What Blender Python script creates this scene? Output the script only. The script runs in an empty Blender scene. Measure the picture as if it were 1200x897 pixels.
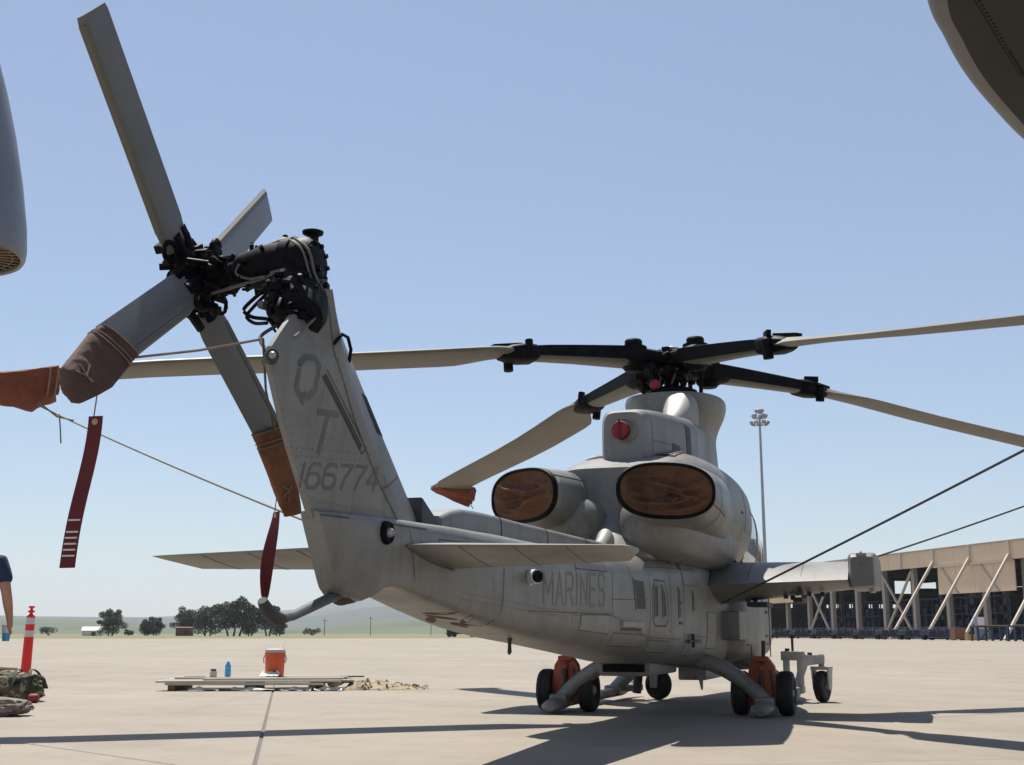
import bpy, bmesh, math, random
from mathutils import Vector, Matrix, noise
random.seed(7)
R = math.radians
PI = math.pi
sc = bpy.context.scene

# ------------------------------------------------------------------ camera, sky, sun, exposure
cam_d = bpy.data.cameras.new('camera')
cam = bpy.data.objects.new('camera', cam_d)
sc.collection.objects.link(cam)
cam.location = (0, 0, 0.84)
cam.rotation_euler = (R(90 + 11.44), 0, 0)
cam_d.sensor_width = 36
cam_d.lens = 43.5
cam_d.clip_start = 0.05
cam_d.clip_end = 60000
sc.camera = cam

SUN = Vector((-0.15, 0.44, 1.0)).normalized()
w = bpy.data.worlds.new('World')
sc.world = w
w.use_nodes = True
nt = w.node_tree
bg = nt.nodes['Background']
sky = nt.nodes.new('ShaderNodeTexSky')
sky.sky_type = 'NISHITA'
sky.sun_disc = False
sky.sun_elevation = math.asin(SUN.z)
sky.sun_rotation = math.atan2(SUN.x, SUN.y)
sky.air_density = 1.0
sky.dust_density = 0.35
sky.ozone_density = 1.6
pale = nt.nodes.new('ShaderNodeMix')          # an even veil of pale spring haze over the whole sky
pale.data_type = 'RGBA'
pale.inputs['Factor'].default_value = 0.30
pale.inputs['B'].default_value = (4.1, 4.65, 6.1, 1)
nt.links.new(sky.outputs[0], pale.inputs['A'])
nt.links.new(pale.outputs['Result'], bg.inputs[0])
bg.inputs[1].default_value = 0.084

sun_d = bpy.data.lights.new('sun', 'SUN')
sun_d.energy = 5.0
sun_d.angle = R(0.5)
sun_d.color = (1, 0.95, 0.87)
sun = bpy.data.objects.new('sun', sun_d)
sc.collection.objects.link(sun)
sun.rotation_euler = SUN.to_track_quat('Z', 'Y').to_euler()
sun.location = (0, 0, 60)

sc.view_settings.view_transform = 'Standard'
sc.view_settings.look = 'None'
sc.view_settings.gamma = 1
sc.view_settings.exposure = 0.5
try:
    sc.cycles.max_bounces = 8
    sc.cycles.volume_bounces = 0
except Exception:
    pass

# ------------------------------------------------------------------ helpers
COL = sc.collection


class MB:
    def __init__(s):
        s.v = []
        s.f = []

    def add(s, vs, fs):
        n = len(s.v)
        s.v += [tuple(p) for p in vs]
        s.f += [tuple(i + n for i in f) for f in fs]
        return s

    def box(s, c, size, rot=None):
        c = Vector(c)
        hx, hy, hz = size[0] / 2, size[1] / 2, size[2] / 2
        vs = []
        for x in (-hx, hx):
            for y in (-hy, hy):
                for z in (-hz, hz):
                    p = Vector((x, y, z))
                    if rot is not None:
                        p = rot @ p
                    vs.append(c + p)
        return s.add(vs, [(0, 1, 3, 2), (4, 6, 7, 5), (0, 4, 5, 1), (2, 3, 7, 6), (0, 2, 6, 4), (1, 5, 7, 3)])

    def bar(s, p, q, wd, ht, up=(0, 0, 1)):
        p, q, up = Vector(p), Vector(q), Vector(up)
        d = q - p
        y = d.normalized()
        x = y.cross(up)
        if x.length < 1e-4:
            x = y.cross(Vector((1, 0, 0)))
        x.normalize()
        z = x.cross(y)
        m = Matrix((x, y, z)).transposed()
        return s.box((p + q) / 2, (wd, d.length, ht), m)

    def tube(s, pts, r, seg=8, flat=1.0, up=(0, 0, 1)):
        pts = [Vector(p) for p in pts]
        n = len(pts)
        rs = r if isinstance(r, (list, tuple)) else [r] * n
        rings = []
        for i, p in enumerate(pts):
            d = (pts[min(i + 1, n - 1)] - pts[max(i - 1, 0)])
            d.normalize()
            a = d.cross(Vector(up))
            if a.length < 1e-3:
                a = d.cross(Vector((1, 0, 0)))
            a.normalize()
            b = a.cross(d)
            rings.append([p + a * math.cos(2 * PI * k / seg) * rs[i] + b * math.sin(2 * PI * k / seg) * rs[i] * flat for k in range(seg)])
        return s.loft(rings)

    def loft(s, rings, cap=True, closed=True):
        m = len(rings[0])
        n0 = len(s.v)
        for r in rings:
            s.v += [tuple(p) for p in r]
        for i in range(len(rings) - 1):
            a, b = n0 + i * m, n0 + (i + 1) * m
            for k in range(m if closed else m - 1):
                k2 = (k + 1) % m
                s.f.append((a + k, a + k2, b + k2, b + k))
        if cap and closed:
            s.f.append(tuple(n0 + k for k in range(m))[::-1])
            s.f.append(tuple(n0 + (len(rings) - 1) * m + k for k in range(m)))
        return s

    def lathe(s, prof, M=None, seg=24):
        rings = []
        for r, z in prof:
            rr = max(r, 1e-4)
            ring = [Vector((rr * math.cos(2 * PI * k / seg), rr * math.sin(2 * PI * k / seg), z)) for k in range(seg)]
            if M is not None:
                ring = [M @ p for p in ring]
            rings.append(ring)
        return s.loft(rings)

    def cyl(s, p, q, r, seg=16):
        return s.tube([p, q], r, seg)

    def grid(s, fn, nu, nv):
        n0 = len(s.v)
        for i in range(nu + 1):
            for j in range(nv + 1):
                s.v.append(tuple(fn(i / nu, j / nv)))
        for i in range(nu):
            for j in range(nv):
                a = n0 + i * (nv + 1) + j
                s.f.append((a, a + 1, a + nv + 2, a + nv + 1))
        return s

    def build(s, name, mat, parent=None, smooth=35, bevel=0, fix=True, subd=0):
        me = bpy.data.meshes.new(name)
        me.from_pydata(s.v, [], s.f)
        if fix or bevel:
            bm = bmesh.new()
            bm.from_mesh(me)
            if fix:
                bmesh.ops.recalc_face_normals(bm, faces=bm.faces)
            if bevel:
                es = [e for e in bm.edges if len(e.link_faces) == 2 and e.calc_face_angle(0) > 0.6]
                bmesh.ops.bevel(bm, geom=es, offset=bevel, segments=2, affect='EDGES', profile=0.6, clamp_overlap=True)
            bm.to_mesh(me)
            bm.free()
        if smooth:
            me.polygons.foreach_set('use_smooth', [True] * len(me.polygons))
            me.set_sharp_from_angle(angle=R(smooth))
        me.materials.append(mat)
        o = bpy.data.objects.new(name, me)
        COL.objects.link(o)
        if parent is not None:
            o.parent = parent
        return o


def tag(o, label=None, cat=None, group=None, kind=None):
    if label:
        o['label'] = label
    if cat:
        o['category'] = cat
    if group:
        o['group'] = group
    if kind:
        o['kind'] = kind
    return o


def thing(name, label, cat, loc=(0, 0, 0), rz=0, group=None):
    o = bpy.data.objects.new(name, None)
    o.empty_display_size = 0.2
    COL.objects.link(o)
    o.location = loc
    o.rotation_euler = (0, 0, rz)
    return tag(o, label, cat, group)


def dup(o, parent=None):
    c = o.copy()
    COL.objects.link(c)
    if parent is not None:
        c.parent = parent
    for ch in list(o.children):
        dup(ch, c)
    return c


def rotM(ax, deg):
    return Matrix.Rotation(R(deg), 3, ax)


def lerp(a, b, t):
    return a + (b - a) * t


def sample(tab, x):
    """Catmull-Rom style interpolation of rows (key, v0, v1, ...), keys rising."""
    ks = [r[0] for r in tab]
    if x <= ks[0]:
        return list(tab[0][1:])
    if x >= ks[-1]:
        return list(tab[-1][1:])
    i = 0
    while ks[i + 1] < x:
        i += 1
    k0, k1 = ks[i], ks[i + 1]
    t = (x - k0) / (k1 - k0)
    out = []
    for c in range(1, len(tab[0])):
        p1, p2 = tab[i][c], tab[i + 1][c]
        m1 = (p2 - tab[i - 1][c]) / (k1 - ks[i - 1]) * (k1 - k0) if i > 0 else (p2 - p1)
        m2 = (tab[i + 2][c] - p1) / (ks[i + 2] - k0) * (k1 - k0) if i + 2 < len(tab) else (p2 - p1)
        t2, t3 = t * t, t * t * t
        out.append((2 * t3 - 3 * t2 + 1) * p1 + (t3 - 2 * t2 + t) * m1 + (-2 * t3 + 3 * t2) * p2 + (t3 - t2) * m2)
    return out


def sring(w_, zb, zt, n, y, seg=48, x0=0.0, shear=0.0):
    zc, hh = (zb + zt) / 2, (zt - zb) / 2
    out = []
    for k in range(seg):
        a = 2 * PI * k / seg
        c, s_ = math.cos(a), math.sin(a)
        x = w_ * math.copysign(abs(c) ** (2 / n), c)
        z = zc + hh * math.copysign(abs(s_) ** (2 / n), s_)
        out.append(Vector((x0 + x, y + shear * (z - zb), z)))
    return out


# ------------------------------------------------------------------ materials
def mk(name, col, rough=0.6, metal=0.0, var=0.0, vscale=3.0, dirt=None, dscale=2.0, damt=0.5, bump=0.0, bscale=40,
       stretch=(1, 1, 1), spec=0.5, coat=0.0, rnd=0.0, rvar=0.0):
    m = bpy.data.materials.new(name)
    m.use_nodes = True
    N, L = m.node_tree.nodes, m.node_tree.links
    b = N['Principled BSDF']
    b.inputs['Base Color'].default_value = (*col, 1)
    b.inputs['Roughness'].default_value = rough
    b.inputs['Metallic'].default_value = metal
    b.inputs['Specular IOR Level'].default_value = spec
    if coat:
        b.inputs['Coat Weight'].default_value = coat
    tc = N.new('ShaderNodeTexCoord')
    mp = N.new('ShaderNodeMapping')
    mp.inputs['Scale'].default_value = stretch
    L.new(tc.outputs['Object'], mp.inputs[0])
    last = None
    if var:
        nz = N.new('ShaderNodeTexNoise')
        nz.inputs['Scale'].default_value = vscale
        nz.inputs['Detail'].default_value = 6
        nz.inputs['Roughness'].default_value = 0.62
        L.new(mp.outputs[0], nz.inputs['Vector'])
        rp = N.new('ShaderNodeValToRGB')
        rp.color_ramp.elements[0].position = 0.28
        rp.color_ramp.elements[1].position = 0.72
        rp.color_ramp.elements[0].color = (*[c * (1 - var) for c in col], 1)
        rp.color_ramp.elements[1].color = (*[min(1, c * (1 + var)) for c in col], 1)
        L.new(nz.outputs['Fac'], rp.inputs[0])
        last = rp.outputs[0]
    if dirt:
        nz = N.new('ShaderNodeTexNoise')
        nz.inputs['Scale'].default_value = dscale
        nz.inputs['Detail'].default_value = 8
        nz.inputs['Roughness'].default_value = 0.7
        L.new(mp.outputs[0], nz.inputs['Vector'])
        rp = N.new('ShaderNodeValToRGB')
        rp.color_ramp.elements[0].position = 0.5
        rp.color_ramp.elements[1].position = 0.74
        rp.color_ramp.elements[0].color = (0, 0, 0, 1)
        rp.color_ramp.elements[1].color = (damt, damt, damt, 1)
        L.new(nz.outputs['Fac'], rp.inputs[0])
        mx = N.new('ShaderNodeMix')
        mx.data_type = 'RGBA'
        L.new(rp.outputs[0], mx.inputs['Factor'])
        if last:
            L.new(last, mx.inputs['A'])
        else:
            mx.inputs['A'].default_value = (*col, 1)
        mx.inputs['B'].default_value = (*dirt, 1)
        last = mx.outputs['Result']
    if rnd:
        oi = N.new('ShaderNodeObjectInfo')
        mr = N.new('ShaderNodeMapRange')
        mr.inputs['To Min'].default_value = 1 - rnd
        mr.inputs['To Max'].default_value = 1 + rnd
        L.new(oi.outputs['Random'], mr.inputs['Value'])
        mx = N.new('ShaderNodeMix')
        mx.data_type = 'RGBA'
        mx.blend_type = 'MULTIPLY'
        mx.inputs['Factor'].default_value = 1
        if last:
            L.new(last, mx.inputs['A'])
        else:
            mx.inputs['A'].default_value = (*col, 1)
        L.new(mr.outputs[0], mx.inputs['B'])
        last = mx.outputs['Result']
    if last:
        L.new(last, b.inputs['Base Color'])
    if rvar:
        nz = N.new('ShaderNodeTexNoise')
        nz.inputs['Scale'].default_value = vscale * 1.7
        nz.inputs['Detail'].default_value = 5
        L.new(mp.outputs[0], nz.inputs['Vector'])
        mr = N.new('ShaderNodeMapRange')
        mr.inputs['To Min'].default_value = rough - rvar
        mr.inputs['To Max'].default_value = rough + rvar
        L.new(nz.outputs['Fac'], mr.inputs['Value'])
        L.new(mr.outputs[0], b.inputs['Roughness'])
    if bump:
        nz = N.new('ShaderNodeTexNoise')
        nz.inputs['Scale'].default_value = bscale
        nz.inputs['Detail'].default_value = 5
        L.new(mp.outputs[0], nz.inputs['Vector'])
        bp = N.new('ShaderNodeBump')
        bp.inputs['Strength'].default_value = bump
        bp.inputs['Distance'].default_value = 0.02
        L.new(nz.outputs['Fac'], bp.inputs['Height'])
        L.new(bp.outputs[0], b.inputs['Normal'])
    return m


M = {}
M['paint'] = mk('grey_paint', (0.205, 0.202, 0.191), 0.45, var=0.14, vscale=2.0, dirt=(0.10, 0.094, 0.083), dscale=2.6, damt=0.6, bump=0.05, bscale=9, rvar=0.12)
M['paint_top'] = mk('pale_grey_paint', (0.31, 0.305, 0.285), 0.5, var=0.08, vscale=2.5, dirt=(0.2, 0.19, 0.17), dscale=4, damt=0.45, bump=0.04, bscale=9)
M['blade'] = mk('blade_paint', (0.128, 0.118, 0.095), 0.5, var=0.16, vscale=1.6, dirt=(0.13, 0.115, 0.095), dscale=2.4, damt=0.5, stretch=(1, 1, 1), bump=0.03)
M['tblade'] = mk('tail_blade_paint', (0.14, 0.142, 0.14), 0.42, var=0.12, vscale=3, dirt=(0.13, 0.12, 0.1), dscale=3, damt=0.5, bump=0.03)
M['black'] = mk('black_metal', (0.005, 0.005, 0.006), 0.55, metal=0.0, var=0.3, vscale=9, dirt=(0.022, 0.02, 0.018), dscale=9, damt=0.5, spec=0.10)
M['dark'] = mk('dark_grey', (0.035, 0.036, 0.038), 0.6, var=0.2, vscale=6)
M['seam'] = mk('panel_gap', (0.105, 0.10, 0.092), 0.9, var=0.4, vscale=4)
M['letters'] = mk('faded_marking', (0.105, 0.103, 0.096), 0.5, var=0.2, vscale=7)
M['letters_faint'] = mk('worn_marking', (0.115, 0.113, 0.106), 0.5, var=0.3, vscale=9, dirt=(0.19, 0.186, 0.174), dscale=5, damt=1.0)
M['skidgrey'] = mk('worn_dark_grey', (0.085, 0.088, 0.09), 0.5, var=0.2, vscale=6)
M['panel'] = mk('panel_paint', (0.215, 0.21, 0.198), 0.48, var=0.12, vscale=3.0, dirt=(0.13, 0.12, 0.105), dscale=4, damt=0.6, rnd=0.10)
M['rivet'] = mk('rivet_head', (0.12, 0.116, 0.107), 0.6, var=0.3, vscale=12)
M['hose'] = mk('braided_hose', (0.11, 0.10, 0.09), 0.5, var=0.2, vscale=20)
M['steel'] = mk('bare_steel', (0.45, 0.44, 0.42), 0.35, metal=0.8, var=0.15, vscale=8)
M['brass'] = mk('brass_fitting', (0.35, 0.25, 0.12), 0.35, metal=0.9, var=0.2, vscale=10)
M['rubber'] = mk('tyre_rubber', (0.016, 0.016, 0.016), 0.75, var=0.3, vscale=9, dirt=(0.07, 0.06, 0.05), dscale=6, damt=0.4)
M['rim'] = mk('wheel_rim', (0.42, 0.41, 0.39), 0.5, var=0.15, vscale=9)
M['jack'] = mk('orange_paint', (0.30, 0.050, 0.012), 0.5, var=0.3, vscale=5, dirt=(0.1, 0.03, 0.015), dscale=5, damt=0.6)
M['dolly'] = mk('dolly_grey', (0.40, 0.39, 0.36), 0.5, var=0.12, vscale=6, dirt=(0.15, 0.13, 0.1), dscale=5)
M['canvas'] = mk('brown_canvas', (0.19, 0.085, 0.048), 0.95, var=0.4, vscale=5, dirt=(0.035, 0.022, 0.016), dscale=3.2, damt=0.8, bump=0.6, spec=0.1, bscale=14)
M['canvas_exh'] = mk('exhaust_cover_cloth', (0.145, 0.076, 0.048), 0.95, var=0.18, vscale=7, dirt=(0.035, 0.022, 0.017), dscale=2.0, damt=0.9, bump=0.25, bscale=26, spec=0.1)
M['canvas_dk'] = mk('dark_brown_canvas', (0.095, 0.05, 0.038), 0.85, var=0.25, vscale=5, dirt=(0.04, 0.022, 0.018), dscale=4, damt=0.7, bump=0.5, bscale=14)
M['canvas_red'] = mk('rust_red_canvas', (0.17, 0.05, 0.028), 0.85, var=0.25, vscale=6, dirt=(0.08, 0.03, 0.02), dscale=5, damt=0.7, bump=0.5, bscale=14)
M['red'] = mk('red_ribbon', (0.115, 0.011, 0.012), 0.75, var=0.22, vscale=9, bump=0.15)
M['redplug'] = mk('red_plug', (0.22, 0.012, 0.014), 0.6, var=0.2, vscale=8)
M['cord'] = mk('tan_cord', (0.21, 0.165, 0.115), 0.9, var=0.2, vscale=20)
M['rope'] = mk('dark_rope', (0.09, 0.085, 0.085), 0.9, var=0.2, vscale=20)
M['glass'] = mk('canopy_glass', (0.35, 0.42, 0.46), 0.08, metal=0.0, spec=0.8, coat=0.6)
M['white'] = mk('white_paint', (0.72, 0.71, 0.68), 0.5, var=0.08, vscale=8)
M['concrete'] = mk('concrete_slab', (0.258, 0.222, 0.176), 0.85, var=0.11, vscale=0.45, dirt=(0.16, 0.132, 0.103), dscale=0.8, damt=0.55, bump=0.25, bscale=30, rnd=0.035)
M['joint'] = mk('joint_sealant', (0.13, 0.115, 0.10), 0.9)
M['wood'] = mk('pale_wood', (0.46, 0.42, 0.34), 0.75, var=0.2, vscale=3, stretch=(1, 6, 1), rnd=0.22, dirt=(0.2, 0.165, 0.12), dscale=3, damt=0.7)
M['wood_dk'] = mk('dark_wood', (0.16, 0.12, 0.08), 0.8, var=0.2, vscale=4, rnd=0.15)
M['cooler'] = mk('orange_plastic', (0.50, 0.075, 0.014), 0.5, var=0.06, vscale=4)
M['lid'] = mk('pale_plastic', (0.42, 0.38, 0.36), 0.5)
M['blue'] = mk('blue_plastic', (0.05, 0.33, 0.62), 0.35)
M['cone'] = mk('safety_orange', (0.80, 0.03, 0.016), 0.6, var=0.06, vscale=6)
M['reflect'] = mk('reflective_band', (0.62, 0.58, 0.56), 0.4, var=0.1, vscale=10)
M['bag_tan'] = mk('taupe_canvas', (0.21, 0.165, 0.135), 0.9, var=0.25, vscale=6, bump=0.6, bscale=16)
M['strap'] = mk('strap_webbing', (0.05, 0.05, 0.04), 0.85)
M['net'] = mk('net_fabric', (0.34, 0.27, 0.18), 0.95, var=0.4, vscale=6, dirt=(0.1, 0.08, 0.05), dscale=7, damt=0.9)
M['cloth'] = mk('white_cloth', (0.62, 0.58, 0.52), 0.9, var=0.1, vscale=9)
M['skin'] = mk('skin', (0.42, 0.22, 0.15), 0.55, var=0.08, vscale=8)
M['navy'] = mk('navy_cotton', (0.022, 0.034, 0.085), 0.9, var=0.15, vscale=9, bump=0.3, bscale=20)
M['trouser'] = mk('dark_trousers', (0.028, 0.03, 0.045), 0.9, var=0.15, vscale=8, bump=0.3, bscale=18)
M['hair'] = mk('brown_hair', (0.05, 0.03, 0.02), 0.7)
M['beige'] = mk('beige_panel', (0.76, 0.575, 0.40), 0.75, var=0.05, vscale=0.4, rnd=0.025, bump=0.1, bscale=3)
M['beige2'] = mk('pale_steelwork', (0.56, 0.48, 0.39), 0.65, var=0.06, vscale=1)
M['post'] = mk('steel_column', (0.36, 0.32, 0.28), 0.65, var=0.08, vscale=0.8)
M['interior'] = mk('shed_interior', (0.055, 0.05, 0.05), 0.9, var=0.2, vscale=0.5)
M['navysteel'] = mk('navy_steel', (0.018, 0.028, 0.075), 0.55, var=0.25, vscale=0.9)
M['railp'] = mk('rail_paint', (0.17, 0.20, 0.27), 0.55)
M['crate'] = mk('rust_crate', (0.22, 0.10, 0.07), 0.8, var=0.2, vscale=2)
M['yellow'] = mk('yellow_paint', (0.45, 0.29, 0.06), 0.6, var=0.15, vscale=2)
M['trunk'] = mk('bark', (0.10, 0.085, 0.07), 0.9, var=0.2, vscale=1)
M['leaf'] = mk('eucalyptus_leaf', (0.058, 0.074, 0.040), 0.75, rnd=0.2, var=0.35, vscale=0.4)
M['grass'] = mk('dry_grass', (0.155, 0.145, 0.06), 0.95, var=0.25, vscale=0.02, dirt=(0.22, 0.18, 0.10), dscale=0.05, damt=0.6)
M['hill'] = mk('hill_grass', (0.082, 0.10, 0.052), 0.95, var=0.35, vscale=0.006, dirt=(0.06, 0.075, 0.04), dscale=0.012, damt=0.8)
M['mount'] = mk('far_hill', (0.07, 0.082, 0.07), 0.95, var=0.25, vscale=0.002)
M['barnwhite'] = mk('barn_white', (0.62, 0.62, 0.58), 0.7)
M['shed'] = mk('rust_brown_boards', (0.13, 0.065, 0.05), 0.85, var=0.15, vscale=1)
M['galv'] = mk('galvanised_steel', (0.33, 0.34, 0.35), 0.45, metal=0.5, var=0.1, vscale=2)
M['nacelle'] = mk('aircraft_grey', (0.145, 0.16, 0.185), 0.4, var=0.12, vscale=1.6, dirt=(0.07, 0.072, 0.075), dscale=2.5, damt=0.5, bump=0.05, bscale=6)
M['wingdark'] = mk('wing_underside', (0.033, 0.032, 0.029), 0.8, var=0.12, vscale=1.2)  # dark tone paints in the shade under the wing
M['wingedge'] = mk('wing_edge', (0.16, 0.155, 0.15), 0.5, var=0.1, vscale=2)  # lighter tone paints in the sky light along the rim
M['bronze'] = mk('heat_stained_metal', (0.17, 0.12, 0.06), 0.45, metal=0.6, var=0.35, vscale=6)


def mottle(m, scale, lo, hi, amt, tint):
    N, L = m.node_tree.nodes, m.node_tree.links
    b = N['Principled BSDF']
    src = b.inputs['Base Color'].links[0].from_socket
    g = N.new('ShaderNodeNewGeometry')
    nz = N.new('ShaderNodeTexNoise')
    nz.inputs['Scale'].default_value = scale
    nz.inputs['Detail'].default_value = 7
    nz.inputs['Roughness'].default_value = .65
    L.new(g.outputs['Position'], nz.inputs['Vector'])
    rp = N.new('ShaderNodeValToRGB')
    rp.color_ramp.elements[0].position = lo
    rp.color_ramp.elements[1].position = hi
    rp.color_ramp.elements[0].color = (0, 0, 0, 1)
    rp.color_ramp.elements[1].color = (amt, amt, amt, 1)
    L.new(nz.outputs['Fac'], rp.inputs[0])
    mx = N.new('ShaderNodeMix')
    mx.data_type = 'RGBA'
    mx.blend_type = 'MULTIPLY'
    L.new(rp.outputs[0], mx.inputs['Factor'])
    L.new(src, mx.inputs['A'])
    mx.inputs['B'].default_value = (*tint, 1)
    L.new(mx.outputs['Result'], b.inputs['Base Color'])


def tyre_marks(m):
    """long faint dark tracks crossing the slabs in two directions"""
    for ang, sc_, amt in ((28, 1.6, .45), (-58, 1.1, .35)):
        mottle(m, 1.0, .60, .72, amt, (.62, .60, .58))
        N = m.node_tree.nodes
        nz = [n for n in N if n.type == 'TEX_NOISE'][-1]
        g = [n for n in N if n.type == 'NEW_GEOMETRY'][-1]
        mp = N.new('ShaderNodeMapping')
        mp.inputs['Rotation'].default_value = (0, 0, R(ang))
        mp.inputs['Scale'].default_value = (sc_, .035, 1)
        m.node_tree.links.new(g.outputs['Position'], mp.inputs[0])
        m.node_tree.links.new(mp.outputs[0], nz.inputs['Vector'])


def streak(m):
    """thin vertical run marks down the sides"""
    mottle(m, 1.0, .56, .72, .6, (.58, .55, .50))
    N = m.node_tree.nodes
    nz = [n for n in N if n.type == 'TEX_NOISE'][-1]
    g = [n for n in N if n.type == 'NEW_GEOMETRY'][-1]
    tc = N.new('ShaderNodeTexCoord')
    mp = N.new('ShaderNodeMapping')
    mp.inputs['Scale'].default_value = (14, 14, 1.1)
    m.node_tree.links.new(tc.outputs['Object'], mp.inputs[0])
    m.node_tree.links.new(mp.outputs[0], nz.inputs['Vector'])


tyre_marks(M['concrete'])
mottle(M['concrete'], 0.12, .45, .7, .5, (.80, .77, .73))
mottle(M['concrete'], 2.7, .52, .75, .5, (.76, .72, .67))
mottle(M['concrete'], 0.55, .66, .74, .7, (.62, .56, .50))
streak(M['panel'])
mottle(M['paint'], 7.0, .55, .72, .35, (.62, .60, .56))
streak(M['paint'])
mottle(M['paint'], 1.1, .48, .72, .7, (.68, .66, .62))
mottle(M['paint'], 3.3, .60, .68, .45, (.60, .57, .52))
mottle(M['blade'], 5.0, .56, .70, .5, (.62, .58, .52))
mottle(M['tblade'], 5.0, .56, .70, .45, (.66, .64, .60))


def camo_mat():
    m = bpy.data.materials.new('camouflage_cloth')
    m.use_nodes = True
    N, L = m.node_tree.nodes, m.node_tree.links
    b = N['Principled BSDF']
    b.inputs['Roughness'].default_value = 0.9
    tc = N.new('ShaderNodeTexCoord')
    nz = N.new('ShaderNodeTexNoise')
    nz.inputs['Scale'].default_value = 7
    nz.inputs['Detail'].default_value = 4
    L.new(tc.outputs['Object'], nz.inputs['Vector'])
    rp = N.new('ShaderNodeValToRGB')
    rp.color_ramp.interpolation = 'CONSTANT'
    es = rp.color_ramp.elements
    es[0].color = (0.012, 0.013, 0.01, 1)
    es[1].position = 0.40
    es[1].color = (0.055, 0.06, 0.032, 1)
    for p, c in ((0.5, (0.10, 0.085, 0.05, 1)), (0.57, (0.30, 0.26, 0.18, 1)), (0.64, (0.04, 0.045, 0.028, 1))):
        e = es.new(p)
        e.color = c
    L.new(nz.outputs['Fac'], rp.inputs[0])
    L.new(rp.outputs[0], b.inputs['Base Color'])
    n2 = N.new('ShaderNodeTexNoise')
    n2.inputs['Scale'].default_value = 14
    n2.inputs['Detail'].default_value = 5
    L.new(tc.outputs['Object'], n2.inputs['Vector'])
    bp = N.new('ShaderNodeBump')
    bp.inputs['Strength'].default_value = 0.6
    bp.inputs['Distance'].default_value = 0.03
    L.new(n2.outputs['Fac'], bp.inputs['Height'])
    L.new(bp.outputs[0], b.inputs['Normal'])
    return m


M['camo'] = camo_mat()

# ------------------------------------------------------------------ ground, apron, hills
def ground():
    b = MB()
    rs = [0, 60, 150, 300, 600, 1200, 2500, 5000, 9000, 14000]
    rings = [[Vector((max(r, 1) * math.cos(2 * PI * k / 64), max(r, 1) * math.sin(2 * PI * k / 64), -0.06 if r < 9001 else -2)) for k in range(64)] for r in rs]
    b.loft(rings)
    g = b.build('grass_field', M['grass'], smooth=0, fix=False)
    for p in g.data.polygons:
        if p.normal.z < 0:
            p.flip()
    tag(g, kind='structure')


ground()

JA = R(10.1)                      # the slab grid leans to the left of the view
ju = Vector((-math.sin(JA), math.cos(JA), 0))   # along the long joints
jv = Vector((math.cos(JA), math.sin(JA), 0))    # across them
J0 = Vector((-1.58, 7.86, 0))     # a point on the open joint
SL = 7.6


def gp(i, j, a=0.0, c=0.0):
    return J0 + jv * (i * SL + a) + ju * (j * SL + c)


NI0, NI1, NJ0, NJ1 = -28, 26, -6, 25
ab = MB()
cs = [gp(NI0, NJ0, 0.02, 0.02), gp(NI1, NJ0, -0.02, 0.02), gp(NI1, NJ1, -0.02, -0.02), gp(NI0, NJ1, 0.02, -0.02)]
ab.add([c + Vector((0, 0, -0.055)) for c in cs] + [c + Vector((0, 0, -0.012)) for c in cs],
       [(3, 2, 1, 0), (4, 5, 6, 7), (0, 1, 5, 4), (1, 2, 6, 5), (2, 3, 7, 6), (3, 0, 4, 7)])
apron = tag(ab.build('apron', M['joint'], smooth=0), kind='structure')


def slab_geo(b, wl, wr, l, org=Vector((0, 0, 0))):
    """one slab, origin in its near left corner; wl, wr are gaps at its sides; small chamfer to the joints"""
    g = 0.006
    e = 0.008
    x0, x1, y0, y1 = wl, SL - wr, g, SL - g
    def P(x, y, z):
        return org + jv * x + ju * y + Vector((0, 0, z))
    lo = [P(x0, y0, -0.0115), P(x1, y0, -0.0115), P(x1, y1, -0.0115), P(x0, y1, -0.0115)]
    mi = [P(x0, y0, -0.004), P(x1, y0, -0.004), P(x1, y1, -0.004), P(x0, y1, -0.004)]
    to = [P(x0 + e, y0 + e, 0), P(x1 - e, y0 + e, 0), P(x1 - e, y1 - e, 0), P(x0 + e, y1 - e, 0)]
    fs = [(8, 9, 10, 11)]
    for k in range(4):
        k2 = (k + 1) % 4
        fs.append((k, k2, 4 + k2, 4 + k))
        fs.append((4 + k, 4 + k2, 8 + k2, 8 + k))
    b.add(lo + mi + to, fs)


cells = []
for i in range(NI0, NI1):
    for j in range(NJ0, NJ1):
        c = gp(i, j, SL / 2, SL / 2)
        vis = c.y > 2 and abs(c.x) < c.y * 0.45 + 6
        cells.append(((0 if vis else 1), c.length, i, j))
cells.sort()
meshes = {}
rest = MB()
for n, (_, _, i, j) in enumerate(cells):
    wl = 0.014 if i == 0 else 0.007
    wr = 0.014 if i == -1 else 0.007
    if n < 298:
        key = (wl, wr)
        if key not in meshes:
            b = MB()
            slab_geo(b, wl, wr, SL)
            o = b.build('slab', M['concrete'], apron, smooth=0)
            meshes[key] = o.data
        else:
            o = bpy.data.objects.new('slab', meshes[key])
            COL.objects.link(o)
            o.parent = apron
        o.location = gp(i, j)
    else:
        slab_geo(rest, wl, wr, SL, gp(i, j))
tag(rest.build('slab_field', M['concrete'], apron, smooth=0), kind='stuff')


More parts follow.
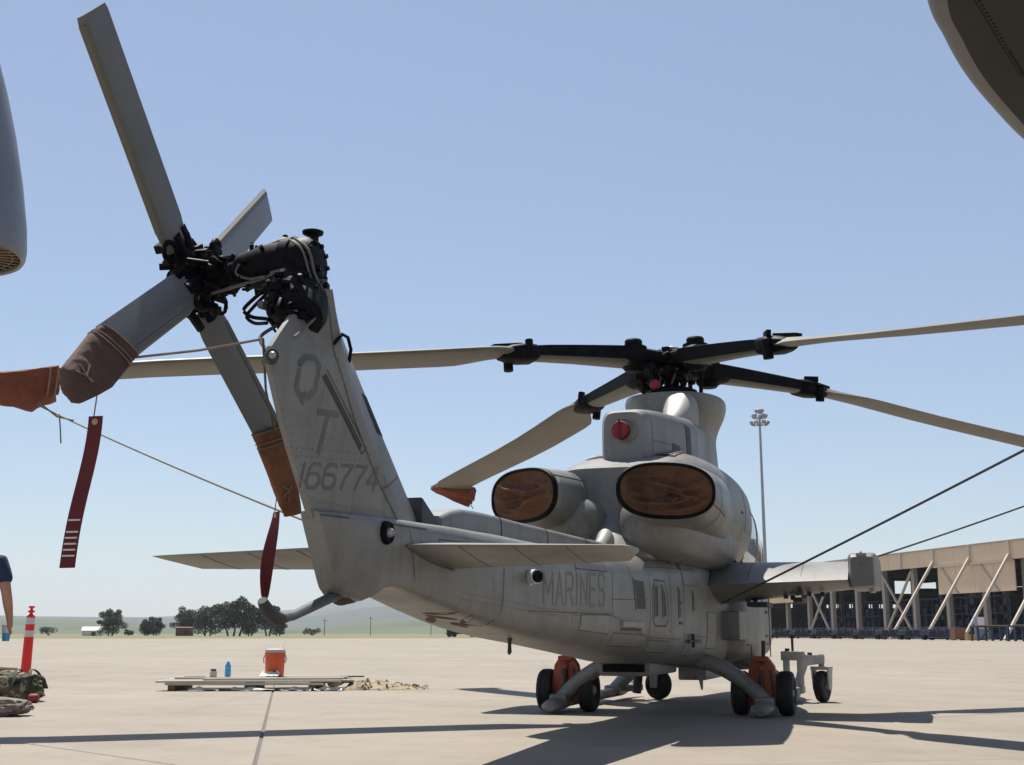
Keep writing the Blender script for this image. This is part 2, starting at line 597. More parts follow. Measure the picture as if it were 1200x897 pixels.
def ridge(name, mat, prof, y0, depth, x0, x1, n, seed, rough):
    """prof: list of (x, height) along a ridge at distance y0; slopes fall towards the viewer and away"""
    b = MB()
    def h(x):
        return sample(prof, x)[0]
    rows = 14
    def f(u, v):
        x = lerp(x0, x1, u)
        y = y0 + (v - 0.55) * depth
        k = math.cos((v - 0.55) * 2 * 1.45) if abs(v - 0.55) < 0.54 else 0
        k = max(0, k)
        q = noise.fractal(Vector((x / rough, y / rough, seed)), 1.0, 2.1, 5)
        z = h(x) * k + q * h(x) * 0.22 * k
        return (x, y, z - 0.5 - (1 - k) * 1.0)
    b.grid(f, n, rows)
    o = b.build(name, mat, smooth=180, fix=False)
    if o.data.polygons[0].normal.z < 0:
        o.data.flip_normals()
    return tag(o, kind='structure')


# low green hills at left and right of the tail, the far blue range behind them
ridge('hill', M['hill'], [(-1600, 24), (-1150, 24), (-900, 24), (-700, 22), (-600, 16), (-420, 13), (-330, 10), (-240, 12), (-150, 22), (0, 28), (120, 26), (300, 20), (700, 16), (1600, 18)],
      1900, 1500, -1900, 1900, 150, 3, 300)
ridge('mountain', M['mount'], [(-4200, 60), (-2600, 70), (-2000, 62), (-1500, 74), (-1000, 92), (-800, 118), (-640, 150), (-520, 138), (-380, 132), (-100, 122), (200, 110), (1200, 90), (3800, 80)],
      5600, 2600, -4200, 4200, 170, 9, 900)


ridge('hill', M['mount'], [(-2600, 34), (-1400, 40), (-900, 36), (-640, 30), (-480, 44), (-340, 62), (-230, 70), (-60, 66), (200, 60), (800, 50), (2400, 44)],
      3200, 1700, -2600, 2600, 150, 21, 420)


# ------------------------------------------------------------------ trees, shrubs, far buildings
def leaf_cloud(b, c, rad, n, size, rnd):
    c = Vector(c)
    for _ in range(n):
        while True:
            p = Vector((rnd.uniform(-1, 1), rnd.uniform(-1, 1), rnd.uniform(-1, 1)))
            if 0.25 < p.length < 1:
                break
        p = Vector((p.x * rad[0], p.y * rad[1], p.z * rad[2])) + c
        d = Vector((rnd.uniform(-1, 1), rnd.uniform(-1, 1), rnd.uniform(-1, 0.6))).normalized()
        a = d.cross(Vector((rnd.uniform(-1, 1), rnd.uniform(-1, 1), rnd.uniform(-1, 1)))).normalized()
        e = d.cross(a)
        s1, s2 = size * rnd.uniform(0.6, 1.3), size * rnd.uniform(0.4, 0.8)
        b.add([p - a * s1, p + e * s2 * 0.7, p + a * s1, p - e * s2 * 0.7], [(0, 1, 2, 3)])


def make_tree(x, y, h, wd, label, seed, name='eucalyptus_tree', stems=2, low=0.25, group='trees beyond the runway grass'):
    rnd = random.Random(seed)
    t = thing(name, label, 'tree', (x, y, -0.06), 0, group)
    tr, cr = MB(), MB()
    for s in range(stems):
        bx = (s - (stems - 1) / 2) * wd * 0.16
        top = Vector((bx * 2.4 + rnd.uniform(-.1, .1) * wd, rnd.uniform(-.1, .1) * wd, h * rnd.uniform(.74, .86)))
        pts = [Vector((bx, 0, 0)).lerp(top, k / 5) + Vector((rnd.uniform(-.02, .02) * wd, 0, 0)) for k in range(6)]
        tr.tube(pts, [h * .032 * (1 - .14 * k) for k in range(6)], 6)
        for k in range(7):
            st = pts[rnd.choice((2, 3, 3, 4, 5))]
            ang = rnd.uniform(0, 2 * PI)
            L_ = wd * rnd.uniform(.2, .46)
            en = st + Vector((math.cos(ang) * L_, math.sin(ang) * L_, h * rnd.uniform(.02, .2)))
            if en.z < h * low:
                en.z = h * low + rnd.uniform(0, .1) * h
            tr.tube([st, st.lerp(en, .5) + Vector((0, 0, h * .02)), en], [h * .012, h * .009, h * .004], 5)
            r = wd * rnd.uniform(.12, .22)
            leaf_cloud(cr, en, (r, r, r * rnd.uniform(.6, .95)), 170, h * .04, rnd)
        leaf_cloud(cr, top + Vector((0, 0, h * .04)), (wd * .24, wd * .24, h * .13), 220, h * .04, rnd)
        for f_ in (.72, .52, .34, .2):
            if f_ > low:
                leaf_cloud(cr, Vector((bx * 2 + rnd.uniform(-.12, .12) * wd, rnd.uniform(-.1, .1) * wd, h * f_)), (wd * rnd.uniform(.22, .36), wd * .3, h * .15), 230, h * .04, rnd)
    tr.build('trunk', M['trunk'], t)
    cr.build('crown', M['leaf'], t, smooth=0, fix=False)
    return t


def wx(px, Y):
    """world x of a photo column at depth Y"""
    return (px - 600) / 1450 * (Y * 0.98 - 0.17)


for px, Y, h, wd, lb, st, lo in (
        (129, 360, 7.4, 7.2, 'round dark tree standing alone beside the white barn', 2, .1),
        (171, 380, 4.6, 4.5, 'small ragged tree with a thin side branch left of the brown shed', 2, .1),
        (182, 384, 5.4, 4.8, 'small open tree just left of the red-brown shed', 2, .12),
        (217, 392, 8.0, 7.6, 'dark tree rising right above the red-brown shed', 2, .12),
        (243, 372, 9.2, 8.6, 'broad dark tree with low skirt between the shed and the tallest tree', 2, .1),
        (274, 350, 9.8, 9.4, 'tallest eucalyptus tree, with bare lower trunks, beside the hanging twisted red streamer', 3, .3),
        (293, 356, 7.6, 5.0, 'narrow tree directly behind the end of the twisted red streamer', 2, .12),
        (314, 352, 8.6, 5.8, 'slim eucalyptus tree with bare trunk right of the red streamer', 2, .3),
        (326, 365, 6.2, 5.0, 'low bushy tree under the curled end of the tail skid', 2, .1)):
    make_tree(wx(px, Y), Y, h, wd, lb, int(px), stems=st, low=lo)

for k, (px, Y, h, wd, lb) in enumerate(((57, 420, 3.4, 6.4, 'low round shrub near the orange delineator post, on the far grass'),
                         (150, 400, 2.2, 3.2, 'little green shrub between the barn tree and the small ragged tree'),
                         (366, 420, 2.6, 5.4, 'low dark shrub right of the tail skid on the far grass'))):
    rnd = random.Random(k + 50)
    t = thing('shrub', lb, 'shrub', (wx(px, Y), Y, -0.06), 0, 'shrubs on the far grass')
    s_, c_ = MB(), MB()
    for q in range(6):
        e = Vector((rnd.uniform(-.4, .4) * wd, rnd.uniform(-.3, .3) * wd, h * rnd.uniform(.4, .75)))
        s_.tube([(0, 0, 0), e * .5, e], [.12, .08, .04], 5)
        leaf_cloud(c_, e, (wd * .22, wd * .22, h * .3), 90, .3, rnd)
    s_.build('stem', M['trunk'], t)
    c_.build('foliage', M['leaf'], t, smooth=0, fix=False)

# dark parked trucks seen under the tail boom
Y = 260
t = thing('fuel_truck', 'dark tanker truck parked far off under the tail boom', 'truck', (wx(538, Y), Y, 0), R(8))
MB().tube([(-2.6, 0, 1.75), (-2.5, 0, 1.75), (1.5, 0, 1.75), (1.6, 0, 1.75)], [.7, .95, .95, .7], 16).build('tank', M['dark'], t)
MB().box((0, 0, .7), (5.6, .9, .24)).build('chassis', M['dark'], t)
MB().loft([[Vector((2.0, sy * 1.0, z)) for sy, z in ((-1, .7), (1, .7), (1, 2.4), (-1, 2.4))], [Vector((3.2, sy * 1.0, z)) for sy, z in ((-1, .7), (1, .7), (1, 2.3), (-1, 2.3))],
           [Vector((3.6, sy * .95, z)) for sy, z in ((-1, .7), (1, .7), (1, 1.5), (-1, 1.5))]]).build('cab', M['barnwhite'], t, bevel=.06)
wv = None
for x in (-2.0, -1.0, 2.7):
    for s in (-1, 1):
        if wv is None:
            wv = MB().lathe([(0, -.14), (.4, -.14), (.45, -.08), (.45, .08), (.4, .14), (0, .14)], Matrix.Rotation(PI / 2, 4, 'X'), 16).build('wheel', M['rubber'], t)
            o = wv
        else:
            o = dup(wv, t)
        o.location = (x, s * .85, .45)

# barn and shed far off
def barn(name, px, Y, wd, dp, h, rh, mw, mr, label):
    t = thing(name, label, 'barn' if 'barn' in name else 'shed', (wx(px, Y), Y, -0.06), R(12))
    MB().box((0, 0, h / 2), (wd, dp, h)).build('wall', mw, t)
    b = MB()
    hw, hd = wd / 2 + .25, dp / 2 + .25
    b.loft([[Vector((x, -hd, h)), Vector((x, 0, h + rh)), Vector((x, hd, h)), Vector((x, hd, h - .15)), Vector((x, 0, h + rh - .15)), Vector((x, -hd, h - .15))] for x in (-hw, hw)])
    b.build('roof', mr, t)
    b = MB()
    for s in (-1, 1):
        b.add([(s * wd * .499, -dp / 2, h), (s * wd * .499, dp / 2, h), (s * wd * .499, 0, h + rh - .16)], [(0, 1, 2)])
    b.build('gable', mw, t, fix=False)
    MB().box((wd * .1, -dp / 2 - .02, h * .38), (wd * .22, .06, h * .76)).build('door', M['dark'], t)
    return t


barn('white_barn', 108, 390, 5.6, 4.2, 1.6, 1.2, M['barnwhite'], M['barnwhite'], 'small white barn with low pitched roof beside the lone round tree')
barn('brown_shed', 216, 380, 5.0, 4.0, 2.4, .3, M['shed'], M['shed'], 'red-brown wooden shed under the left cluster of trees')

for px, Y, h, lb in ((380, 430, 5.6, 'thin utility pole left of the helicopter belly, nearest the tail skid'), (434, 450, 6.6, 'thin utility pole on the far grass between the tail skid and the truck'),
                     (505, 470, 6.2, 'thin utility pole left of the tanker truck')):
    t = thing('utility_pole', lb, 'utility pole', (wx(px, Y), Y, -.06), 0, 'utility poles on the far grass')
    MB().tube([(0, 0, 0), (0, 0, h)], [.13, .09], 8).build('pole', M['trunk'], t)
    MB().box((0, 0, h - .6), (1.6, .12, .14)).build('crossarm', M['trunk'], t)

# ------------------------------------------------------------------ stadium light mast
Y = 170
t = thing('light_mast', 'tall slender floodlight mast with a ring of lamps behind the canopy', 'light mast', ((892.5 - 600) / 1450 * Y * .965, Y, 0))
t.location.x = 34.5
HM = 30.6
MB().tube([(0, 0, 0), (0, 0, HM * .5), (0, 0, HM)], [.27, .22, .15], 12).build('pole', M['galv'], t)
MB().lathe([(0, 0), (.7, 0), (.7, .06), (.42, .1), (.42, .3), (0, .3)], None, 12).build('base_flange', M['galv'], t)
b = MB()
for z, r in ((HM - .4, .85), (HM - 1.3, 1.1)):
    ring = [Vector((r * math.cos(2 * PI * k / 20), r * math.sin(2 * PI * k / 20), z)) for k in range(21)]
    b.tube(ring, .06, 5)
    for k in range(4):
        b.bar((0, 0, z), ring[k * 5], .07, .07)
b.build('lamp_ring', M['galv'], t)
fl = None
for lvl, (z, r, n) in enumerate(((HM - .1, .9, 5), (HM - 1.1, 1.15, 7), (HM + .6, .4, 4))):
    for k in range(n):
        a = 2 * PI * k / n + lvl * .5
        if fl is None:
            fl = MB().box((0, 0, 0), (.28, .48, .40)).box((.16, 0, 0), (.06, .55, .46)).bar((0, 0, -.25), (-.1, 0, -.55), .08, .08).build('floodlight', M['galv'], t, bevel=.03)
            o = fl
        else:
            o = dup(fl, t)
        o.location = (r * math.cos(a), r * math.sin(a), z)
        o.rotation_euler = (0, R(22), a)

# ------------------------------------------------------------------ open hangar at right
HA = R(12.9)
HO = (62.1, 150.0, 0)
hg = thing('open_hangar', 'long open-sided beige hangar with raking braces at the right edge', 'hangar', HO, HA)
# local axes: +y runs along the front away from the viewer, +x into the building, -x out to the apron
TOPZ = 11.95
cols = [-13.7, -5.4, 2.9, 11.4, 19.9, 28.4, 36.7, 45.0, 53.2, 61.5, 69.8, 78]
DEP = 46
pp = None
def panel(u0, u1, z0, z1, x=0.0, th=.14, name='panel', mat='beige'):
    b = MB().box((x, (u0 + u1) / 2, (z0 + z1) / 2), (th, (u1 - u0) - .05, (z1 - z0) - .04))
    return b.build(name, M[mat], hg, smooth=0)


for a, c in zip(cols[:-1], cols[1:]):
    m_ = (a + c) / 2
    for p0, p1 in ((a, m_), (m_, c)):
        panel(p0, p1, 9.72, TOPZ, 0)
    if a < 3 or a > 61:
        lowz = 5.85
        if 2 < a < 20 or a > 61:
            pass
for a, c in ((2.9, 11.4), (11.4, 19.9), (61.5, 69.8), (69.8, 78)):
    m_ = (a + c) / 2
    for p0, p1 in ((a, m_), (m_, c)):
        panel(p0, p1, 5.9, 9.68, .06)
for a in cols:
    MB().box((-.16, a + .6, 10.85), (.3, .42, TOPZ - 9.75)).build('pilaster', M['beige2'], hg)
b = MB()
b.box((-.02, 32, TOPZ + .06), (.5, 93, .16))
b.build('roof_trim', M['post'], hg)
b = MB()
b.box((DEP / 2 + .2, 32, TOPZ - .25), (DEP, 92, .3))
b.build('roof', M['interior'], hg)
pc = None
for a in cols:
    for xx in (1.5, 16, 31, DEP - .4):
        if pc is None:
            pc = MB().box((0, 0, 5.8), (.62, .74, 11.6)).build('column', M['post'], hg)
            o = pc
        else:
            o = dup(pc, hg)
        o.location = (xx, a, 0)
b = MB()
for a in cols:
    b.box((DEP / 2, a, 10.9), (DEP - 1, .3, 1.1))
for xx in (16, 31):
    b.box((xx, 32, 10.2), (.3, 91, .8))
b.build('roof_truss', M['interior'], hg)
br = None
for a in (-5.4, 2.9, 11.4, 19.9, 69.8, 78):
    if br is None:
        br = MB().bar((-.25, 0, 10.3), (-7.3, 0, .1), .32, .30).build('brace', M['beige2'], hg)
        o = br
    else:
        o = dup(br, hg)
    o.location = (0, a + .6, 0)
for a, c in ((28.4, 36.7), (53.2, 61.5)):
    for z0, z1 in ((9.5, .3), (.3, 9.5)):
        MB().bar((1.1, a, z0), (1.1, c, z1), .3, .26).build('cross_brace', M['beige2'], hg)
MB().bar((-.32, 2.9, 9.62), (-.32, 20.4, 9.62), .2, .3).build('rail', M['beige2'], hg)
for a in (8.2, 17.2):
    MB().bar((-.1, a - 2.2, 5.9), (-.1, a + 1.6, 9.5), .2, .16).build('stay', M['post'], hg)
# back wall of separate sheets with a clerestory strip left open
rnd = random.Random(3)
for i in range(len(cols) - 1):
    a, c = cols[i], cols[i + 1]
    n = 3
    for k in range(n):
        p0, p1 = lerp(a, c, k / n), lerp(a, c, (k + 1) / n)
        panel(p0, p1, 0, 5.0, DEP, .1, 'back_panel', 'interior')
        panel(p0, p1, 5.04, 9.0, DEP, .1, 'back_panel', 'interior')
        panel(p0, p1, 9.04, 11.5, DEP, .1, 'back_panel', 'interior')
def end_panel(x0, x1, z0, z1):
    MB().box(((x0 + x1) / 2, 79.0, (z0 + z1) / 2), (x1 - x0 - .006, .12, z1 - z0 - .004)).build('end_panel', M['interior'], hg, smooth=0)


ex = 0.0
while ex < DEP - .5:
    wd_ = rnd.choice((.9, 1.4, 2.0))
    e2 = min(DEP, ex + wd_)
    end_panel(ex, e2, 0, 5.3)
    if rnd.random() < .6:
        end_panel(ex, e2, 5.304, 6.0)
    end_panel(ex, e2, 6.004, 7.996)
    hole = (26.7 < (ex + e2) / 2 < 30.4, 32.6 < (ex + e2) / 2 < 35.8)
    if not hole[0]:
        end_panel(ex, e2, 8.0, 9.0)
    if not hole[0] and not hole[1]:
        end_panel(ex, e2, 9.004, 10.3)
    end_panel(ex, e2, 10.304, 11.7)
    ex = e2
for a in cols[2:-1]:
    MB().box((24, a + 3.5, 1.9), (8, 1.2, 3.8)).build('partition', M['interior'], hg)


def rack(y0, n, label):
    t = thing('pipe_rack', label, 'rack', (0, 0, 0), 0, 'navy storage racks inside the hangar')
    mw = Matrix.Translation(HO) @ Matrix.Rotation(HA, 4, 'Z')
    t.location = mw @ Vector((6, y0, 0))
    t.rotation_euler = (0, 0, HA)
    b = MB()
    for k in range(n + 1):
        b.box((0, k * 1.6, 2.9), (.16, .16, 5.8))
        b.box((2.2, k * 1.6, 2.9), (.16, .16, 5.8))
    b.build('upright', M['navysteel'], t)
    b = MB()
    for z in (1.6, 3.4, 5.7):
        b.box((-.03, n * .8, z), (.12, n * 1.6, .16))
        b.box((2.23, n * .8, z), (.12, n * 1.6, .16))
    b.build('beam', M['navysteel'], t)
    rr = random.Random(int(y0))
    for z in (.2, 1.75, 3.55):
        for k in range(n):
            hh = rr.uniform(.5, 1.3)
            if rr.random() < .75:
                MB().box((1.1, k * 1.6 + .8, z + hh / 2), (1.7, 1.25, hh)).build('stored_bundle', M['dark'] if rr.random() < .5 else M['navysteel'], t, bevel=.05)


rack(-4, 9, 'tall navy rack in the hangar bays behind the low table at the right edge')
rack(13, 9, 'tall navy rack in the hangar bay under the hanging beige panels')
rack(30, 9, 'tall navy rack in the hangar right behind the crossed braces')
rack(47, 9, 'tall navy rack in the hangar seen below the stub wing')
rack(63, 8, 'tall navy rack at the far end of the hangar next to the fuselage')

# row of low navy trailers in front of the hangar
def wpt(px, Y):
    return Vector(((px - 600) / 1450 * (Y * .98 - .17), Y, 0))


cart0 = None
names = ['fifth', 'fourth', 'third', 'second']
cart_px = [(918, 200), (943, 192), (968, 184), (993, 177), (1019, 170), (1046, 163), (1074, 156), (1102, 150)]
cart_lb = ['low navy trailer closest to the fuselage in the row before the hangar', 'navy trailer second from the fuselage in the row before the hangar',
           'navy trailer under the middle of the stub wing', 'navy trailer under the outer half of the stub wing',
           'navy trailer just right of the wingtip launcher', 'navy trailer at the foot of the crossed hangar braces', 'navy trailer between the crossed braces and the rust crate',
           'navy trailer next to the rust-coloured crate']
for (px, Y), lb in zip(cart_px, cart_lb):
    if cart0 is None:
        t = thing('equipment_trailer', lb, 'trailer', (0, 0, 0), 0, 'navy trailers parked before the hangar')
        MB().box((0, 0, .72), (4.3, 1.9, .22)).box((0, -.8, .52), (4.1, .1, .3)).build('deck', M['navysteel'], t)
        MB().box((-.9, 0, 1.02), (2.2, 1.5, .4)).box((1.1, .1, 1.08), (1.5, 1.3, .5)).build('load', M['dark'], t, bevel=.05)
        b = MB()
        for x in (-2.1, -1.05, 0, 1.05, 2.1):
            b.bar((x, -.92, .8), (x, -.92, 1.5), .05, .05)
        for z in (1.5,):
            b.bar((-2.12, -.92, z), (2.12, -.92, z), .06, .06)
        b.build('rail', M['railp'], t)
        MB().bar((-2.1, -1.0, .33), (2.1, -1.0, .33), .05, .07).build('bumper_bar', M['railp'], t)
        wh = None
        for x in (-1.5, 1.5):
            for s in (-1, 1):
                if wh is None:
                    wh = MB().lathe([(0, -.1), (.26, -.1), (.3, -.05), (.3, .05), (.26, .1), (0, .1)], Matrix.Rotation(PI / 2, 4, 'X'), 14).build('wheel', M['rubber'], t)
                    o = wh
                else:
                    o = dup(wh, t)
                o.location = (x, s * .75, .3)
        cart0 = t
    else:
        t = dup(cart0)
        t['label'] = lb
    t.location = wpt(px, Y)
    t.rotation_euler = (0, 0, R(-65 + 0))
    t.rotation_euler = (0, 0, R(15))

t0 = None
for px, Y, lb in ((1160, 136, 'long navy steel table with yellow edge at the right end of the hangar row'), (1204, 129, 'navy steel table cut off by the right edge of the photo')):
    t = thing('steel_table', lb, 'table', wpt(px, Y), R(8), 'navy tables by the hangar')
    MB().box((0, 0, 1.5), (3.6, 1.5, .2)).build('table_top', M['navysteel'], t)
    MB().box((0, -.77, 1.63), (3.6, .06, .08)).build('edge_strip', M['yellow'], t)
    lg = None
    for x in (-1.65, 0, 1.65):
        for s in (-.65, .65):
            MB().box((x, s, .7), (.2, .2, 1.4)).build('leg', M['navysteel'], t)
    for x in (-.82, .82):
        MB().bar((x - .7, -.6, .1), (x + .7, -.6, 1.35), .1, .1).build('stretcher', M['navysteel'], t)
t = thing('wooden_crate', 'rust-coloured crate between the navy trailers and the steel table', 'crate', wpt(1123, 146), R(10))
MB().box((0, 0, .75), (1.35, 1.2, 1.3)).build('body', M['crate'], t)
b = MB()
for z in (.2, .75, 1.3):
    b.box((0, -.63, z), (1.42, .06, .14))
for x in (-.6, .6):
    b.box((x, 0, .05), (.14, 1.2, .1))
b.build('batten', M['crate'], t)
t = thing('yellow_chock_box', 'yellow box on the ground beside the rust-coloured crate', 'box', wpt(1139, 143), R(10))
MB().box((0, 0, .32), (1.3, .7, .6)).build('body', M['yellow'], t, bevel=.04)
MB().box((0, 0, .65), (1.36, .76, .07)).build('lid', M['yellow'], t, bevel=.02)
t = thing('white_cabinet', 'pale cabinet standing in front of the hangar column behind the steel table', 'cabinet', wpt(1149, 150), R(10))
MB().box((0, 0, 1.45), (1.0, .7, 2.5)).build('body', M['railp'], t, bevel=.03)
MB().box((0, -.37, 2.0), (.9, .05, 1.3)).build('door', M['white'], t, bevel=.02)
MB().box((0, 0, .1), (.9, .6, .2)).build('plinth', M['dark'], t)

# ------------------------------------------------------------------ the helicopter
HPOS, HROT = Vector((1.91, 14.5, 0)), R(-18.5)
heli = thing('attack_helicopter', 'grey attack helicopter parked tail-on with folded covers and drooping rotor blades', 'helicopter', HPOS, HROT)
HM_ = Matrix.Translation(HPOS) @ Matrix.Rotation(HROT, 4, 'Z')


def W(p):
    return HM_ @ Vector(p)


FUS = [(-8.84, .05, 1.04, 1.41, 9), (-8.62, .115, .995, 1.42, 8), (-8.4, .15, 1.07, 1.43, 7), (-8.0, .195, 1.015, 1.44, 6), (-7.6, .225, .955, 1.45, 5.5), (-7.2, .25, .898, 1.455, 5),
       (-6.9, .27, .862, 1.46, 4.8), (-6.35, .31, .812, 1.46, 4.4), (-5.4, .365, .748, 1.47, 4), (-4.2, .435, .662, 1.50, 3.8), (-2.8, .51, .56, 1.58, 3.8), (-1.5, .55, .50, 1.66, 4.0), (0, .56, .45, 1.72, 4.0),
       (1.5, .56, .44, 1.72, 4.0), (3.0, .50, .46, 1.6, 3.6), (4.2, .40, .56, 1.35, 3.0), (4.9, .26, .68, 1.15, 2.6), (5.15, .10, .80, 1.02, 2.4)]


def fshear(y):
    return -.62 * max(0, min(1, (-8.0 - y) / .84))


def body_x(y, z):
    ys = y
    for _ in range(3):
        w_, zb, zt, n = sample(FUS, ys)
        ys = y - fshear(ys) * (z - zb)
    zc, hh = (zb + zt) / 2, (zt - zb) / 2
    s_ = min(.999, abs((z - zc) / hh))
    return w_ * (1 - s_ ** n) ** (1 / n)


b = MB()
ys = [FUS[0][0] + (5.15 + 8.84) * k / 140 for k in range(141)]
b.loft([sring(*sample(FUS, y), y, 120, 0, fshear(y)) for y in ys])
fuse = b.build('fuselage', M['paint'], heli, smooth=60)

# upper cowling and the dorsal fairing behind it
COWL = [(-3.02, .56, 1.62, 2.375, 6), (-2.5, .67, 1.56, 2.53, 4.2), (-1.8, .80, 1.52, 2.69, 3.0), (-1.0, .87, 1.55, 2.74, 2.6), (0, .86, 1.55, 2.74, 2.6),
        (1.0, .74, 1.6, 2.69, 2.7), (1.8, .56, 1.6, 2.58, 2.8), (2.4, .44, 1.6, 2.48, 2.8)]


def cowl_z(x, y):
    w_, zb, zt, n = sample(COWL, y)
    s_ = min(.999, abs(x) / w_)
    return (zb + zt) / 2 + (zt - zb) / 2 * (1 - s_ ** n) ** (1 / n)


def cowl_x(y, z):
    w_, zb, zt, n = sample(COWL, y)
    s_ = min(.999, abs((z - (zb + zt) / 2) / ((zt - zb) / 2)))
    return w_ * (1 - s_ ** n) ** (1 / n)


b = MB()
b.loft([sring(*sample(COWL, -3.02 + 5.42 * k / 54), -3.02 + 5.42 * k / 54, 56) for k in range(55)])
cowl = b.build('engine_cowling', M['paint'], heli, smooth=50)
DOR = [(-4.6, .10, 1.3, 1.50, 2.4), (-3.9, .16, 1.3, 1.54, 2.2), (-3.45, .27, 1.3, 1.64, 1.8), (-3.1, .42, 1.3, 1.86, 1.5), (-2.9, .50, 1.3, 2.05, 1.5)]
b = MB()
b.loft([sring(*sample(DOR, -4.6 + 1.7 * k / 20), -4.6 + 1.7 * k / 20, 40) for k in range(21)])
b.build('dorsal_fairing', M['paint'], heli, smooth=60)
# rounded bay fairings below the exhausts
for s in (-1, 1):
    BAY = [(-3.42, .10, 1.72, 1.90, 2.2), (-3.36, .20, 1.62, 2.0, 2.3), (-3.2, .30, 1.54, 2.08, 2.6), (-2.8, .38, 1.50, 2.12, 2.8), (-1.8, .42, 1.50, 2.15, 2.8), (-.6, .40, 1.5, 2.1, 2.8)]
    b = MB()
    b.loft([sring(*sample(BAY, -3.42 + 2.82 * k / 36), -3.42 + 2.82 * k / 36, 40, s * .40) for k in range(37)])
    b.build('engine_bay_fairing', M['paint'], heli, smooth=60)

# tail drive shaft tunnel with its scoop
TUN = [(-7.55, .08, 1.3, 1.52, 5), (-7.3, .115, 1.3, 1.585, 6), (-6, .12, 1.3, 1.60, 6), (-4.4, .13, 1.3, 1.61, 6), (-3.6, .13, 1.3, 1.62, 6)]
b = MB()
b.loft([sring(*sample(TUN, -7.55 + 3.95 * k / 30), -7.55 + 3.95 * k / 30, 40) for k in range(31)])
tun = b.build('drive_shaft_cover', M['paint'], heli, smooth=50)
for y in (-5.55, -4.45, -6.6):
    w_, zb, zt, n = sample(TUN, y)
    MB().loft([sring(w_ + .004, zb, zt + .003, n, y + d, 40) for d in (-.007, .007)]).build('cover_seam', M['seam'], tun, smooth=60)
b = MB()
sc_rings = []
for k in range(9):
    t_ = k / 8
    sc_rings.append(sring(.035 + .05 * t_, 1.5, 1.60 + .155 * t_ ** 1.8, 2.2, -3.92 + .38 * t_, 24, .05))
b.loft(sc_rings)
b.build('cooling_scoop', M['paint_top'], heli, smooth=50)  # paler paint puts the sunlight on the scoop into its colour


def patch(name, mat, parent, fn, quad, off=.004, nu=6, nv=6, poly=None, base=-.006):
    """raised patch on a surface x = fn(y, z); quad = corners (y,z): top-left, top-right, bottom-right, bottom-left"""
    a, b_, c, d = [Vector((q[0], q[1], 0)) for q in quad]
    def P(u, v, o):
        p = a.lerp(b_, u).lerp(d.lerp(c, u), v)
        return (fn(p.x, p.y) + o, p.x, p.y)
    m = MB()
    m.grid(lambda u, v: P(v, u, off), nv, nu)
    n1 = len(m.v)
    m.grid(lambda u, v: P(v, u, base), nv, nu)
    W_ = nu + 1
    bd = [j for j in range(nu)] + [i * W_ + nu for i in range(nv)] + [nv * W_ + nu - j for j in range(nu)] + [(nv - i) * W_ for i in range(nv)]
    for k in range(len(bd)):
        p, q = bd[k], bd[(k + 1) % len(bd)]
        m.f.append((p, q, q + n1, p + n1))
    return m.build(name, mat, parent, smooth=40)


def seam(fn, pts, parent, wd=.0065, off=.0018, name='panel_seam', mat='seam', mb=None):
    m = mb or MB()
    for (y0, z0), (y1, z1) in zip(pts[:-1], pts[1:]):
        L_ = math.hypot(y1 - y0, z1 - z0)
        n = max(2, int(L_ / .06))
        dx, dz = -(z1 - z0) / L_ * wd / 2, (y1 - y0) / L_ * wd / 2
        m.grid(lambda u, v: ((lambda y, z: (fn(y, z) + off, y, z))(lerp(y0, y1, u) + dx * (2 * v - 1), lerp(z0, z1, u) + dz * (2 * v - 1))), n, 1)
    if mb is None:
        return m.build(name, M[mat], parent, smooth=0, fix=False)


def rivets(fn, rows, parent, step=.035, r=.0042, inset=.018):
    m = MB()
    for pts in rows:
        for (y0, z0), (y1, z1) in zip(pts[:-1], pts[1:]):
            L_ = math.hypot(y1 - y0, z1 - z0)
            n = int(L_ / step)
            nx, nz_ = -(z1 - z0) / L_ * inset, (y1 - y0) / L_ * inset
            for k in range(n):
                t_ = (k + .5) / max(1, n)
                for sd in (-1, 1):
                    y, z = lerp(y0, y1, t_) + sd * nx, lerp(z0, z1, t_) + sd * nz_
                    x = fn(y, z)
                    e = .01
                    gy, gz = (fn(y + e, z) - fn(y - e, z)) / (2 * e), (fn(y, z + e) - fn(y, z - e)) / (2 * e)
                    if abs(gz) > 2.5 or x < .01:
                        continue
                    ring = []
                    for q in range(6):
                        dy, dz_ = r * math.cos(q * PI / 3), r * math.sin(q * PI / 3)
                        ring.append((x + gy * dy + gz * dz_ + .0016, y + dy, z + dz_))
                    m.add(ring, [(0, 1, 2, 3, 4, 5)])
    o = m.build('rivet_row', M['rivet'], parent, smooth=0, fix=False)
    return tag(o, kind='stuff')


